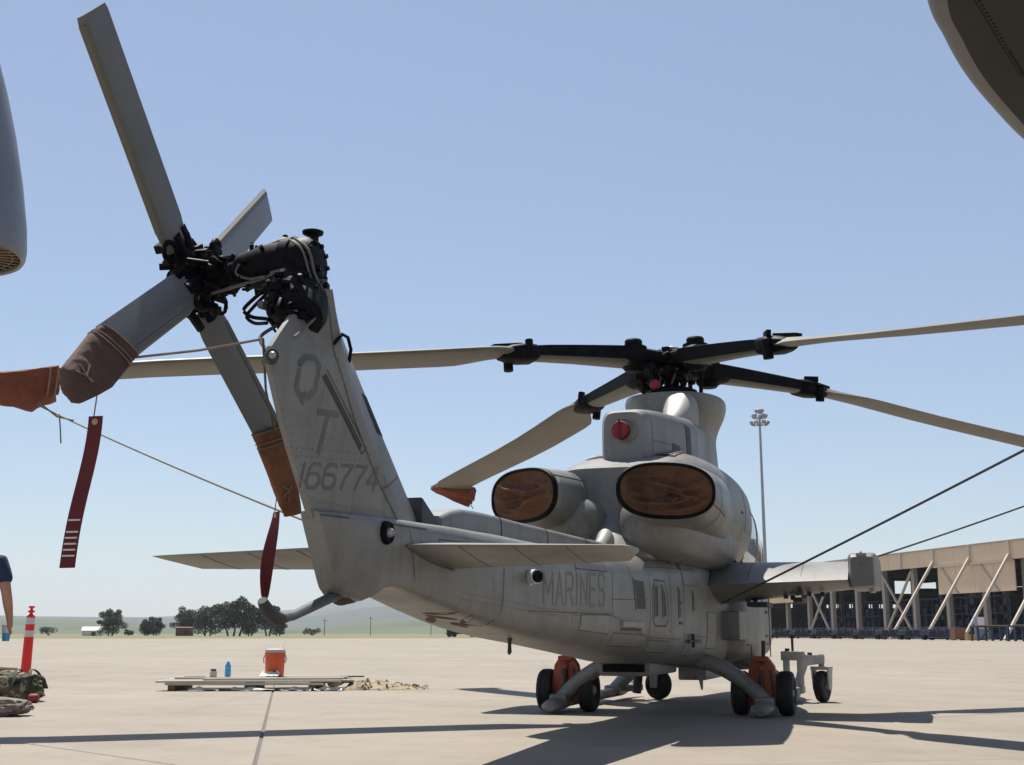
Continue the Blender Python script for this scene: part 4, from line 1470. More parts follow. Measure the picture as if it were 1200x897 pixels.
blade_frames = []
for bi, az in enumerate(AZ):
    bz_ = lambda r, bi=bi: bz(r, bi)
    er = Vector((math.cos(R(az)), math.sin(R(az)), 0))
    ec = Vector((-math.sin(R(az)), math.cos(R(az)), 0))   # towards the leading edge
    def BP(r, c, h, pitch=7.0):
        cp, sp = math.cos(R(pitch)), math.sin(R(pitch))
        return er * r + ec * (c * cp - h * sp) + Vector((0, 0, bz_(r) + c * sp + h * cp))
    blade_frames.append((er, ec))
    dz = .045 if bi in (0, 2) else -.045
    # blade
    m = MB()
    rings = []
    rs = [1.98, 2.06, 2.2, 2.35, 2.5, 2.65, 2.85, 3.2, 3.8, 4.5, 5.2, 6.0, 6.7, 7.0, 7.15, 7.27]
    AF = [(1, 0), (.8, .30), (.5, .72), (.2, 1.0), (-.1, 1.0), (-.28, .75), (-.36, .3), (-.37, 0), (-.36, -.25), (-.28, -.5), (-.1, -.62), (.2, -.6), (.5, -.42), (.8, -.18)]
    for r in rs:
        g = min(1, max(0, (r - 2.1) / .65))
        g = g * g * (3 - 2 * g)
        te = lerp(.13, .42, g)
        le = lerp(.11, .21, min(1, max(0, (r - 2.0) / .4)))
        th = lerp(.075, .042, min(1, max(0, (r - 2) / .8)))
        sw = max(0, (r - 6.7) / .57) ** 1.6 * .16
        tip = 1 - .35 * max(0, (r - 7.0) / .27)
        pitch = 10 - 7 * (r / 7.3)
        ring = []
        for c, h in AF:
            cc_ = -c * te if c > 0 else -c / .37 * le
            ring.append(BP(r, cc_ * tip - sw, h * th, pitch))
        rings.append(ring)
    m.loft(rings)
    bl = m.build('rotor_blade', M['blade'], heli, smooth=50)
    # cuff / yoke arm
    m = MB()
    rings = []
    for r, wd, hh in ((.50, .20, .10), (.6, .205, .105), (.9, .18, .10), (1.3, .155, .09), (1.7, .14, .08), (2.02, .125, .07)):
        ring = []
        for k in range(20):
            q = 2 * PI * k / 20
            c_, s_ = math.cos(q), math.sin(q)
            ring.append(BP(r, wd * math.copysign(abs(c_) ** .7, c_), hh * math.copysign(abs(s_) ** .7, s_), 4) + Vector((0, 0, dz * max(0, 1 - r / 2))))
        rings.append(ring)
    m.loft(rings)
    m.build('blade_cuff', M['blade'], bl, smooth=50)
    # black strip along both sides of the cuff
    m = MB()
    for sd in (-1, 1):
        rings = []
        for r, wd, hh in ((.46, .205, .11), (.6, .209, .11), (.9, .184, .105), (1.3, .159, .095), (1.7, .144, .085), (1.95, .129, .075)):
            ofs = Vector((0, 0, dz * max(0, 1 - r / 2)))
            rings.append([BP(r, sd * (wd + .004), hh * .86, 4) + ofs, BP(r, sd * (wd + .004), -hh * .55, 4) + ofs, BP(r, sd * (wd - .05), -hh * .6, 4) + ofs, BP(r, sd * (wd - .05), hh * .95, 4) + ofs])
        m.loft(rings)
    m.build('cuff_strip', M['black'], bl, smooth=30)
    # fold hinge with its latch and pin
    m = MB()
    rings = []
    for r, wd, hh in ((1.80, .12, .07), (1.86, .165, .10), (2.02, .175, .105), (2.14, .15, .09), (2.26, .10, .06)):
        ring = []
        for k in range(16):
            q = 2 * PI * k / 16
            c_, s_ = math.cos(q), math.sin(q)
            ring.append(BP(r, wd * math.copysign(abs(c_) ** .6, c_), hh * math.copysign(abs(s_) ** .6, s_), 5))
        rings.append(ring)
    m.loft(rings)
    m.cyl(BP(2.08, -.17, -.15), BP(2.08, -.17, .06), .055, 14)
    m.cyl(BP(1.96, .15, -.06), BP(1.96, .15, .125), .045, 12)
    m.bar(BP(2.0, .02, .10), BP(2.36, .04, .075), .09, .05)
    m.bar(BP(1.92, -.05, .11), BP(2.08, -.12, .13), .05, .07)
    m.build('fold_hinge', M['black'], bl, bevel=.008, smooth=40)
    # damper cap on top of the yoke, pitch link below
    m = MB()
    p = BP(.52, 0, 0) + Vector((0, 0, dz))
    m.lathe([(0, -.02), (.15, -.02), (.15, .07), (.105, .08), (.105, .135), (.09, .155), (0, .157)], Matrix.Translation(p + Vector((0, 0, .06))), 18)
    m.lathe([(0, 0), (.13, 0), (.15, -.05), (.10, -.11), (.05, -.12), (0, -.12)], Matrix.Translation(p - Vector((0, 0, .06))), 18)
    m.build('damper', M['black'], bl)
    p0 = er * .36 + ec * .16 + Vector((0, 0, 3.44))
    p1 = er * .38 + ec * .17 + Vector((0, 0, 3.90))
    m = MB().tube([p0, p0.lerp(p1, .15), p0.lerp(p1, .2), p0.lerp(p1, .8), p0.lerp(p1, .85), p1], [.036, .036, .024, .024, .036, .036], 10)
    m.lathe([(0, -.03), (.05, -.03), (.05, .03), (0, .03)], Matrix.Translation(p1) @ Matrix.Rotation(PI / 2, 4, 'X'), 12)
    m.bar(p1, er * .5 + Vector((0, 0, 3.93)), .07, .07)
    m.build('pitch_link', M['black'], hub)
    rings = []
    for r, wd, hh in ((.05, .15, .08), (.3, .18, .09), (.48, .20, .10), (.62, .208, .108), (.72, .20, .10)):
        rings.append([er * r + ec * (wd * a) + Vector((0, 0, bz_(r) + dz + hh * b_)) for a, b_ in ((1, -.6), (1, .6), (.6, 1), (-.6, 1), (-1, .6), (-1, -.6), (-.6, -1), (.6, -1))])
    MB().loft(rings).build('yoke_arm', M['black'], hub, bevel=.01)

# ---------------- tail fin
def fin_le(z):
    return -7.806 - (z - 1.482) * 1.199


FTE = [(1.38, -9.06), (1.59, -9.226), (1.772, -9.362), (1.987, -9.489), (2.06, -9.525), (2.12, -9.50), (2.225, -9.405), (2.36, -9.27), (2.50, -9.10)]


def fin_te(z):
    for (a, y0), (c, y1) in zip(FTE[:-1], FTE[1:]):
        if z <= c:
            return y0 + (y1 - y0) * max(0, (z - a)) / (c - a)
    return FTE[-1][1]


def fin_T(z):
    return lerp(.115, .082, min(1, max(0, (z - 1.38) / 1.1)))


def fin_x(y, z):
    le, te = fin_le(z), fin_te(z)
    c = min(1, max(0, (le - y) / (le - te)))
    return fin_T(z) * fprof(c)


def fprof(c):
    if c < .03:
        return .30 * math.sqrt(c / .03)
    if c < .34:
        return lerp(.30, 1.0, (c - .03) / .31)
    return lerp(1.0, .13, ((c - .34) / .66) ** 1.2)


CS = [0, .006, .015, .03, .09, .14, .2, .27, .335, .345, .39, .45, .55, .65, .75, .85, .93, 1]
m = MB()
rings = []
for z in [1.38, 1.5, 1.62, 1.75, 1.88, 2.0, 2.06, 2.12, 2.2, 2.3, 2.4, 2.5]:
    le, te = fin_le(z), fin_te(z)
    rings.append([Vector((fin_T(z) * fprof(c), lerp(le, te, c), z)) for c in CS] + [Vector((-fin_T(z) * fprof(c), lerp(le, te, c), z)) for c in CS[::-1][:-1]])
m.loft(rings)
fin = m.build('tail_fin', M['paint'], heli, smooth=9)
text_on(fin_x, 'Q', [(-9.285, 2.115), (-9.135, 2.135), (-9.155, 1.945), (-9.31, 1.927)], .032, fin)
text_on(fin_x, 'T', [(-9.11, 1.88), (-8.94, 1.892), (-8.985, 1.695), (-9.165, 1.675)], .032, fin)
text_on(fin_x, '166774', [(-9.19, 1.622), (-8.50, 1.683), (-8.525, 1.562), (-9.215, 1.508)], .019, fin, gap=.3)
seam(fin_x, [(-9.09, 2.06), (-8.71, 1.76)], fin, .03, .004, 'slot', 'dark')
seam(fin_x, [(-9.07, 2.09), (-8.66, 1.765), (-8.69, 1.73), (-9.11, 2.055)], fin, .006, .002)
seam(fin_x, [(-9.08, 2.46), (-9.02, 2.2), (-8.80, 1.90), (-8.52, 1.62), (-8.24, 1.40)], fin, .008)
seam(fin_x, [(-8.07, 1.70), (-8.46, 1.58)], fin, .008)
seam(lambda y, z: max(fin_x(y, z), body_x(y, min(z, 1.40))), [(-9.05, 1.392), (-8.5, 1.394), (-8.05, 1.396)], fin, .010, .002)
rivets(fin_x, ([(-9.04, 2.40), (-9.02, 2.2), (-8.80, 1.90), (-8.52, 1.62), (-8.30, 1.44)], [(-9.44, 1.95), (-9.30, 1.72), (-9.12, 1.45)], [(-9.05, 1.44), (-8.4, 1.44)], [(-9.35, 1.66), (-8.6, 1.72)]), fin, .04)
m = MB()
def dl(z0, z1, c0, c1, n=6):
    def f(u, v):
        z = lerp(z0, z1, u)
        c = lerp(c0, c1, v)
        return Vector((fin_T(z) * fprof(c) + .003, lerp(fin_le(z), fin_te(z), c) + .003, z))
    return f
m.grid(dl(1.88, 2.06, .0, .13), 6, 6)
m.build('erosion_patch', M['black'], fin, smooth=60, fix=False)
m = MB()
p = [(-9.02, 2.23), (-8.99, 2.285), (-8.92, 2.285), (-8.85, 2.24), (-8.80, 2.19)]
m.tube([(fin_x(y, z) + o, y, z) for (y, z), o in zip(p, (0.0, .025, .035, .03, 0.0))], .009, 8)
m.build('grab_handle', M['black'], fin)
tl2 = disc('tail_position_light', M['dark'], fin, (.0, -9.49, 2.065), .033, [(0, -.06), (1, -.06), (1, .05), (.9, .07), (0, .072)], (.75, -1, 0))
disc('light_lens', M['galv'], tl2, (.042, -9.546, 2.065), .018, [(0, 0), (1, 0), (.8, .018), (.4, .028), (0, .03)], (.75, -1, 0))
# dark fillet ahead of the fin
m = MB()
m.loft([[Vector((s * .075, -7.85, 1.42)), Vector((s * .075, -7.85, 1.60)), Vector((s * .06, -7.60, 1.50)), Vector((s * .06, -7.52, 1.42))] for s in (-1, 1)])
m.build('fin_fillet', M['dark'], fin, bevel=.012)

# ---------------- tail gearbox
m = MB()
AXX = Matrix.Translation((-.115, -9.02, 2.655)) @ Matrix.Rotation(PI / 2, 4, 'Y')
m.lathe([(0, -.40), (.05, -.40), (.06, -.36), (.085, -.34), (.10, -.27), (.118, -.20), (.128, -.08), (.145, -.07), (.145, -.02), (.135, -.01), (.135, .06), (.115, .09), (.05, .10), (0, .10)], AXX, 28)
gb = m.build('tail_gearbox', M['black'], heli)
m = MB().tube([(-.13, -9.02, 2.62), (-.13, -9.05, 2.50), (-.08, -9.11, 2.42), (-.03, -9.17, 2.36), (-.01, -9.22, 2.32), (.0, -9.25, 2.30)], [.13, .156, .155, .135, .118, .075], 28)
m.build('gearbox_neck', M['black'], gb)
m = MB()
rn_ = random.Random(9)
for k in range(70):
    t_ = rn_.random()
    c = Vector((-.13, -9.05, 2.56)).lerp(Vector((-.04, -9.2, 2.33)), t_)
    d = Vector((rn_.uniform(-.4, 1), rn_.uniform(-1, .4), rn_.uniform(-.35, .35))).normalized()
    p = c + d * lerp(.15, .125, t_)
    e = Vector((rn_.uniform(-1, 1), rn_.uniform(-1, 1), rn_.uniform(-1, 1))).normalized() * rn_.uniform(.012, .035)
    if k % 3:
        m.cyl(p - e, p + e, rn_.uniform(.006, .016), 7)
    else:
        m.box(p, (rn_.uniform(.02, .06), rn_.uniform(.02, .05), rn_.uniform(.015, .05)), rotM('Z', rn_.uniform(0, 90)))
tag(m.build('gearbox_fitting', M['black'], gb, bevel=.003), kind='stuff')
m = MB()
for zc, rr_ in ((2.545, .155), (2.44, .163)):
    cx_ = -.13 if zc > 2.5 else -.10
    m.lathe([(rr_ - .02, -.014), (rr_ + .006, -.014), (rr_ + .006, .014), (rr_ - .02, .014)], Matrix.Translation((cx_, -9.045 if zc > 2.5 else -9.09, zc)) @ Matrix.Rotation(.25, 4, 'X'), 28)
m.build('gearbox_flange', M['dark'], gb)
MB().tube([(-.36, -9.02, 2.757), (-.20, -9.02, 2.782), (-.12, -9.0, 2.772)], [.02, .055, .03], 12, .4).build('top_fairing', M['tblade'], gb)
m = MB().lathe([(0, 0), (.03, 0), (.03, .035), (.052, .045), (.055, .058), (.03, .068), (0, .068)], Matrix.Translation((-.07, -8.99, 2.775)), 16)
m.build('filler_cap', M['black'], gb)
m = MB().lathe([(0, 0), (.018, 0), (.018, .03), (.012, .05), (0, .05)], Matrix.Translation((-.21, -9.02, 2.77)), 10)
m.cyl((-.40, -9.02, 2.72), (-.40, -9.02, 2.80), .008, 6)
m.build('breather', M['black'], gb)
rnd = random.Random(21)
m = MB()
for k in range(26):
    a = rnd.uniform(0, 2 * PI)
    x = rnd.uniform(-.42, -.03)
    r_ = rnd.uniform(.10, .135)
    p = Vector((x, -9.02 + r_ * math.cos(a), 2.655 + r_ * math.sin(a)))
    d = Vector((rnd.uniform(-.3, .3), math.cos(a), math.sin(a))) * rnd.uniform(.015, .03)
    m.cyl(p - d, p + d, rnd.uniform(.007, .018), 8)
for k in range(10):
    a = 2 * PI * k / 10
    m.cyl((-.035, -9.02 + .1 * math.cos(a), 2.655 + .1 * math.sin(a)), (-.01, -9.02 + .1 * math.cos(a), 2.655 + .1 * math.sin(a)), .012, 6)
tag(m.build('gearbox_bolt', M['black'], gb), kind='stuff')


def hose(pts, r, mat, parent, name='hose', n=18):
    P = [Vector(p) for p in pts]
    out = []
    tab = [(i, p.x, p.y, p.z) for i, p in enumerate(P)]
    for k in range(n + 1):
        out.append(Vector(sample(tab, (len(P) - 1) * k / n)))
    return MB().tube(out, r, 7).build(name, mat, parent)


hose([(-.10, -9.13, 2.76), (-.0, -9.16, 2.68), (.02, -9.13, 2.57), (.06, -9.1, 2.46), (.07, -9.16, 2.36), (.08, -9.28, 2.27), (.07, -9.40, 2.18)], .007, M['hose'], gb)
hose([(-.12, -9.14, 2.75), (-.03, -9.17, 2.68), (.0, -9.14, 2.56), (.04, -9.12, 2.45), (.05, -9.2, 2.36)], .006, M['hose'], gb)
hose([(-.22, -9.14, 2.52), (-.30, -9.15, 2.46), (-.36, -9.14, 2.41), (-.31, -9.14, 2.37), (-.2, -9.18, 2.34), (-.12, -9.25, 2.28)], .010, M['black'], gb)
hose([(-.22, -9.16, 2.48), (-.29, -9.17, 2.41), (-.33, -9.16, 2.37), (-.28, -9.17, 2.33), (-.18, -9.22, 2.31)], .009, M['black'], gb)
hose([(-.40, -9.11, 2.68), (-.42, -9.13, 2.61), (-.34, -9.14, 2.57), (-.24, -9.15, 2.57)], .006, M['hose'], gb)
hose([(-.05, -9.15, 2.36), (-.12, -9.25, 2.28), (-.15, -9.33, 2.21), (-.06, -9.42, 2.12)], .009, M['rope'], gb)
MB().tube([(-.62, -9.02, 2.55), (-.16, -9.16, 2.575), ], .009, 8).tube([(-.2, -9.155, 2.572), (-.12, -9.165, 2.58)], .02, 8).build('pitch_rod', M['hose'], gb)
MB().cyl((-.13, -9.17, 2.56), (-.13, -9.17, 2.59), .016, 10).build('brass_union', M['brass'], gb)
MB().tube([(-.20, -9.2, 2.40), (-.21, -9.24, 2.40)], .02, 10).build('drain_plug', M['hose'], gb)

# ---------------- tail rotor
TH = Vector((-.75, -8.96, 2.665))
m = MB()
m.lathe([(0, -.16), (.05, -.16), (.075, -.12), (.075, -.05), (.12, -.04), (.12, .04), (.075, .06), (.06, .12), (.055, .16), (.055, .42), (0, .42)], Matrix.Translation(TH) @ Matrix.Rotation(PI / 2, 4, 'Y'), 20)
trh = m.build('tail_rotor_hub', M['black'], heli)
m = MB()
rnd = random.Random(5)
for k in range(95):
    a = rnd.uniform(0, 2 * PI)
    r_ = rnd.uniform(.03, .20)
    p = TH + Vector((rnd.uniform(-.15, .13), r_ * math.cos(a), r_ * math.sin(a)))
    d = Vector((rnd.uniform(-1, 1), rnd.uniform(-1, 1), rnd.uniform(-1, 1))).normalized() * rnd.uniform(.02, .055)
    if k % 3:
        m.cyl(p - d, p + d, rnd.uniform(.012, .032), 8)
    else:
        m.box(p, (rnd.uniform(.03, .08), rnd.uniform(.03, .08), rnd.uniform(.03, .07)), rotM('X', rnd.uniform(0, 90)))
for k in range(60):
    p = TH + Vector((rnd.uniform(.10, .36), rnd.uniform(-.085, .085), rnd.uniform(-.085, .075)))
    d = Vector((rnd.uniform(-1, 1), rnd.uniform(-1, 1), rnd.uniform(-1, 1))).normalized() * rnd.uniform(.02, .055)
    m.cyl(p - d, p + d, rnd.uniform(.008, .022), 7)
tag(m.build('hub_fitting', M['black'], trh, bevel=.004), kind='stuff')
m = MB()
for k in range(4):
    a = R(45 + 90 * k)
    p0 = TH + Vector((.20, .05 * math.cos(a), .05 * math.sin(a)))
    p1 = TH + Vector((.02, .17 * math.cos(a + .5), .17 * math.sin(a + .5)))
    m.tube([p0, p1], .012, 7)
m.tube([TH + Vector((.05, .02, .10)), TH + Vector((.30, .01, .10))], .007, 6)
m.build('pitch_link', M['black'], trh)
TB = [('U', Vector((.11, -1.052, .973)), -11, 1.44), ('D', Vector((.11, .688, -.70)), 14, 1.10), ('R', Vector((-.32, 1.18, .84)), 1, 1.46), ('L', Vector((.11, -.831, -.537)), 14, 1.08)]
TBF = {}
for nm, d, pit, rl in TB:
    er = d.normalized()
    ax = Vector((1, 0, 0))
    ec = (ax.cross(er)).normalized()
    en = er.cross(ec).normalized()
    ec2 = ec * math.cos(R(pit)) + en * math.sin(R(pit))
    en2 = er.cross(ec2)
    o_ = TH + Vector((-.06 if nm in 'UD' else .04, 0, 0))
    TBF[nm] = (o_, er, ec2, en2)
    m = MB()
    rings = []
    for r, wd, th in ((.19, .075, .032), (.24, .095, .03), (.32, .107, .02), (.7, .107, .017), (1.1, .107, .015), (rl - .03, .107, .013), (rl, .10, .006)):
        rings.append([o_ + er * r + ec2 * (c * wd) + en2 * (h * th) for c, h in ((1, 0), (.85, .75), (.5, 1.0), (.1, .9), (-.5, .45), (-1, .06), (-1, -.06), (-.5, -.45), (.1, -.9), (.5, -1), (.85, -.75))])
    m.loft(rings)
    tb = m.build('tail_rotor_blade', M['tblade'], heli, smooth=40)
    m = MB()
    m.tube([o_ + er * .03, o_ + er * .16, o_ + er * .26], [.05, .045, .04], 12)
    ring = [o_ + er * (.21 + .055 * math.sin(q)) + ec2 * (.085 + .045 * math.cos(q)) + en2 * .03 for q in [2 * PI * k / 14 for k in range(15)]]
    m.tube(ring, .014, 7)
    m.bar(o_ + er * .12 - ec2 * .10, o_ + er * .27 - ec2 * .08, .03, .04)
    m.cyl(o_ + er * .16 - ec2 * .12, o_ + er * .16 + ec2 * .12, .018, 8)
    m.build('blade_grip', M['black'], tb, bevel=.003)
    MB().loft([[o_ + er * r + ec2 * (.109 * a) + en2 * b_ for a, b_ in ((1.0, 0), (.86, .018), (.62, .0205), (.62, -.0205), (.86, -.018))] for r in (.32, .7, 1.1, rl - .04)]).build('ground_bounce_strip', M['blade'], tb, smooth=40)  # brown tint paints ground light onto the leading part of the blade

# ---------------- stabiliser
SPAN = {-1: 1.47, 1: 1.32}
for s in (-1, 1):
    m = MB()
    rings = []
    for t_ in (0, .25, .5, .75, .93, 1.0):
        x = lerp(.12, SPAN[s], t_)
        te = lerp(-8.30, -8.18, t_)
        le = lerp(-7.42, -7.60, t_) - (.22 if t_ == 1.0 else 0)
        th = lerp(.10, .055, t_) * (.4 if t_ == 1 else 1)
        z = lerp(1.295, 1.275, t_)
        rings.append([Vector((s * x, lerp(te, le, c), z + h * th)) for c, h in ((0, .05), (.3, .3), (.6, .5), (.85, .45), (.96, .2), (1, -.15), (.97, -.5), (.85, -.85), (.65, -1.0), (.35, -.62), (0.02, -.08))])
    m.loft(rings)
    st = m.build('stabiliser', M['paint'], heli, smooth=40)
    m = MB()
    for t_ in (.28, .52, .75):
        x = lerp(.12, SPAN[s], t_)
        th = lerp(.10, .055, t_)
        te, le = lerp(-8.30, -8.18, t_), lerp(-7.42, -7.60, t_)
        pts = [(0.02, -.08), (.35, -.62), (.65, -1.0), (.85, -.85), (.96, -.5)]
        for (c0, h0), (c1, h1) in zip(pts[:-1], pts[1:]):
            m.bar((s * x, lerp(te, le, c0), lerp(1.295, 1.275, t_) + h0 * th - .0005), (s * x, lerp(te, le, c1), lerp(1.295, 1.275, t_) + h1 * th - .0005), .005, .003)
    tag(m.build('stabiliser_seam', M['seam'], st, smooth=0), kind='stuff')
    MB().tube([(s * (body_x(y, z) + .001), y, z) for y, z in ((-8.30, 1.29), (-8.15, 1.25), (-8.0, 1.22), (-7.85, 1.20), (-7.72, 1.19))], .006, 6).build('root_seal', M['seam'], st)

# tail skid
m = MB().tube([(0, -8.66, 1.045), (0, -8.85, 1.0), (0, -9.2, .915), (0, -9.33, .90), (0, -9.42, .93), (0, -9.47, .975)], [.034, .031, .027, .026, .024, .016], 12, .8)
ts = m.build('tail_skid', M['dark'], heli)
ts.data.materials[0] = M['skidgrey']
MB().tube([(0, -8.60, 1.06), (0, -8.72, 1.032)], [.075, .062], 14).build('skid_socket', M['canvas_dk'], ts)
MB().tube([(0, -9.30, .90), (0, -9.36, .907), (0, -9.44, .945), (0, -9.475, .98)], [.029, .033, .031, .022], 10).build('skid_boot', M['dark'], ts)

# ---------------- stub wings and launch rails
for s in (-1, 1):
    root = [(-1.15, 1.335), (-.9, 1.46), (-.65, 1.56), (-.4, 1.61), (-.1, 1.59), (.1, 1.52), (.22, 1.40), (.12, 1.27), (-.1, 1.18), (-.3, 1.145), (-.6, 1.18), (-.9, 1.27), (-1.13, 1.325)]
    tip = [(-1.08, 1.375), (-.9, 1.47), (-.65, 1.555), (-.4, 1.595), (-.1, 1.58), (.1, 1.53), (.2, 1.44), (.12, 1.36), (-.1, 1.315), (-.3, 1.30), (-.6, 1.315), (-.9, 1.35), (-1.07, 1.368)]
    m = MB()
    m.loft([[Vector((s * lerp(.44, 1.98, t_), lerp(a[0], c[0], t_), lerp(a[1], c[1], t_))) for a, c in zip(root, tip)] for t_ in (0, .33, .66, 1)])
    wg = m.build('stub_wing', M['paint'], heli, smooth=32)
    m = MB()
    rt = [(y, z) for y, z in root]
    pts = [(s * (.53 + (.02 if True else 0)), y, z) for y, z in [(-.4, 1.615), (-.9, 1.465), (-1.155, 1.335), (-.9, 1.263), (-.6, 1.175), (-.3, 1.14)]]
    m.tube(pts, .012, 6).build('wing_root_seal', M['seam'], wg)
    m = MB()
    for x, y, z in ((1.30, -.62, 1.245), (1.36, -.5, 1.235), (1.55, -.66, 1.27), (1.68, -.55, 1.265), (.95, -.45, 1.19), (.9, -.62, 1.205), (1.47, -.8, 1.29)):
        m.box((s * x, y, z - .02), (.045, .06, .05))
    m.box((s * .98, -.30, 1.145), (.22, .5, .05)).box((s * 1.42, -.35, 1.19), (.10, .5, .05))
    m.build('store_rack', M['dark'], wg, bevel=.006)
    m = MB()
    for x in (.95, 1.5):
        m = MB()
        for (ya, za), (yb, zb_) in (((-1.08, 1.371), (-.9, 1.4655)), ((-.9, 1.4655), (-.65, 1.559)), ((-.65, 1.559), (-.4, 1.6035))):
            m.bar((s * x, ya, za), (s * x, yb, zb_), .006, .004)
        m.build('wing_seam', M['seam'], wg, smooth=0)
    LR = [(-1.02, .115, 1.315, 1.61, 9), (-.98, .135, 1.30, 1.65, 9), (-.55, .14, 1.285, 1.665, 9), (.3, .14, 1.30, 1.64, 8), (.6, .08, 1.36, 1.58, 3)]
    m = MB()
    m.loft([sring(*sample(LR, -1.02 + 1.62 * k / 20), -1.02 + 1.62 * k / 20, 32, s * 2.125) for k in range(21)])
    lr = m.build('launch_rail', M['paint'], wg, smooth=45)
    m = MB().box((s * 1.99, -.35, 1.46), (.02, 1.1, .32)).box((s * 2.12, -.98, 1.62), (.1, .06, .06)).box((s * 2.2, -.6, 1.285), (.05, .4, .05))
    m.build('rail_fitting', M['paint_top'], lr, bevel=.006)
    MB().lathe([(0, 0), (.014, 0), (.012, .022), (0, .034)], Matrix.Translation((s * 2.1, -.6, 1.662)), 10).build('tip_light', M['redplug'], lr)

# ---------------- skid landing gear
for s in (-1, 1):
    m = MB()
    m.tube([(s * 1.1, -1.34, .09), (s * 1.1, -1.3, .10), (s * 1.1, 0, .105), (s * 1.1, 1.7, .105), (s * 1.1, 2.1, .14), (s * 1.1, 2.45, .26), (s * 1.1, 2.62, .40)], [.04, .07, .07, .07, .065, .055, .035], 14, .8)
    sk = m.build('skid', M['paint'], heli)
    MB().tube([(s * 1.1, -1.52, .055), (s * 1.1, -1.46, .075), (s * 1.1, -1.3, .09), (s * 1.1, -1.0, .095)], [.05, .10, .115, .10], 16, .6).build('skid_shoe', M['paint'], sk)
for y in (-1.05, 1.35):
    m = MB()
    pts = []
    for k in range(25):
        t_ = k / 24 * 2 - 1
        x = t_ * 1.1
        z = .60 - .46 * abs(t_) ** 2.6
        pts.append((x, y, z))
    m.tube(pts, .082, 14, 1.25, (0, 1, 0))
    m.build('cross_tube', M['paint'], heli)
    m = MB()
    for s in (-1, 1):
        m.box((s * 1.1, y, .135), (.20, .30, .12))
    m.build('skid_saddle', M['paint'], heli, bevel=.03)
MB().tube([(-.32, -.6, .55), (-.34, -.7, .2)], .05, 10).build('belly_strut', M['dark'], heli)

# ------------------------------------------------------------------ rotor covers, streamers and tie-down lines
def world_obj(m, name, mat, label, cat, group=None, smooth=60, fix=True):
    o = m.build(name, M[mat], None, smooth=smooth, fix=fix)
    o.matrix_world = HM_
    return tag(o, label, cat, group)


def poly_at(pts, t_):
    ds = [0]
    for (a, b_), (c, d) in zip(pts[:-1], pts[1:]):
        ds.append(ds[-1] + math.hypot(c - a, d - b_))
    x = t_ * ds[-1]
    for i in range(len(pts) - 1):
        if x <= ds[i + 1] + 1e-9:
            f = (x - ds[i]) / (ds[i + 1] - ds[i])
            return (lerp(pts[i][0], pts[i + 1][0], f), lerp(pts[i][1], pts[i + 1][1], f))
    return pts[-1]


def tail_cover(nm, left, right, mat, label, seed):
    """flat canvas sleeve: left and right outlines are (radius, chord) pairs in the blade's own plane"""
    o_, er, ec, en = TBF[nm]
    m = MB()
    rings = []
    N, K = 36, 40
    for i in range(N + 1):
        t_ = i / N
        l, r = poly_at(left, t_), poly_at(right, t_)
        th = .026 * (1 - .8 * max(0, t_ - .82) / .18) + .004
        pinch = 1 - .05 * math.exp(-((t_ - .13) / .03) ** 2)
        ring = []
        for k in range(K):
            q = 2 * PI * k / K
            f = .5 + .5 * math.copysign(abs(math.cos(q)) ** .75, math.cos(q)) * pinch
            rr_, cc_ = lerp(r[0], l[0], f), lerp(r[1], l[1], f)
            p = o_ + er * rr_ + ec * cc_
            s_ = math.sin(q)
            nz = noise.fractal(Vector((rr_ * 6 + seed, cc_ * 6, s_)), 1.1, 2, 3)
            crease = (1 - abs(math.sin(rr_ * 21 + cc_ * 17 + seed + 2.5 * nz))) ** 3
            band = math.exp(-((t_ - .13) / .035) ** 2)
            p += en * (math.copysign(abs(s_) ** .7, s_) * (th + .006 * nz + .012 * crease * t_ - .006 * band))
            ring.append(p)
        rings.append(ring)
    m.loft(rings)
    cv = world_obj(m, 'blade_cover', mat, label, 'blade cover', 'covers on the rotor blade tips', 45)
    m = MB()
    for t_, e in ((.015, .003), (.13, .002), (.18, .003)):
        l, r = poly_at(left, t_), poly_at(right, t_)
        pts = []
        for k in range(25):
            q = 2 * PI * k / 24
            f = .5 + .5 * math.copysign(abs(math.cos(q)) ** .75, math.cos(q)) * 1.01
            s_ = math.sin(q)
            pts.append(o_ + er * lerp(r[0], l[0], f) + ec * lerp(r[1], l[1], f) + en * (math.copysign(abs(s_) ** .7, s_) * (.03 + e)))
        m.tube(pts, .0032, 6)
    tag(m.build('draw_cord', M['cord'], cv), kind='stuff')
    l, r = poly_at(left, .68), poly_at(right, .68)
    c0 = o_ + er * lerp(l[0], r[0], .45) + ec * lerp(l[1], r[1], .45)
    sg = 1 if en.x > 0 else -1
    c0 += en * sg * .036
    m = MB()
    m.tube([c0 - er * .06 - ec * .03, c0, c0 + er * .05 - ec * .045], .0042, 6)
    m.tube([c0 - ec * .055 - er * .0, c0, c0 + ec * .035 - er * .015], .0042, 6)
    m.build('tie_bow', M['cord'], cv)
    return cv


cover_left = tail_cover('L', [(1.06, -.104), (1.165, -.10), (1.467, -.047), (1.524, .023), (1.518, .085)], [(.93, .108), (1.23, .148), (1.336, .138), (1.47, .119), (1.518, .095)],
                        'canvas_dk', 'dark brown canvas sleeve on the lower left tail rotor blade, tied with tan cord', 3.0)
cover_low = tail_cover('D', [(.943, -.108), (1.138, -.134), (1.358, -.168), (1.48, -.18)], [(1.03, .112), (1.246, .05), (1.347, .014), (1.551, -.066), (1.53, -.10)],
                       'canvas', 'brown canvas sleeve on the downward tail rotor blade beside the fin', 8.0)

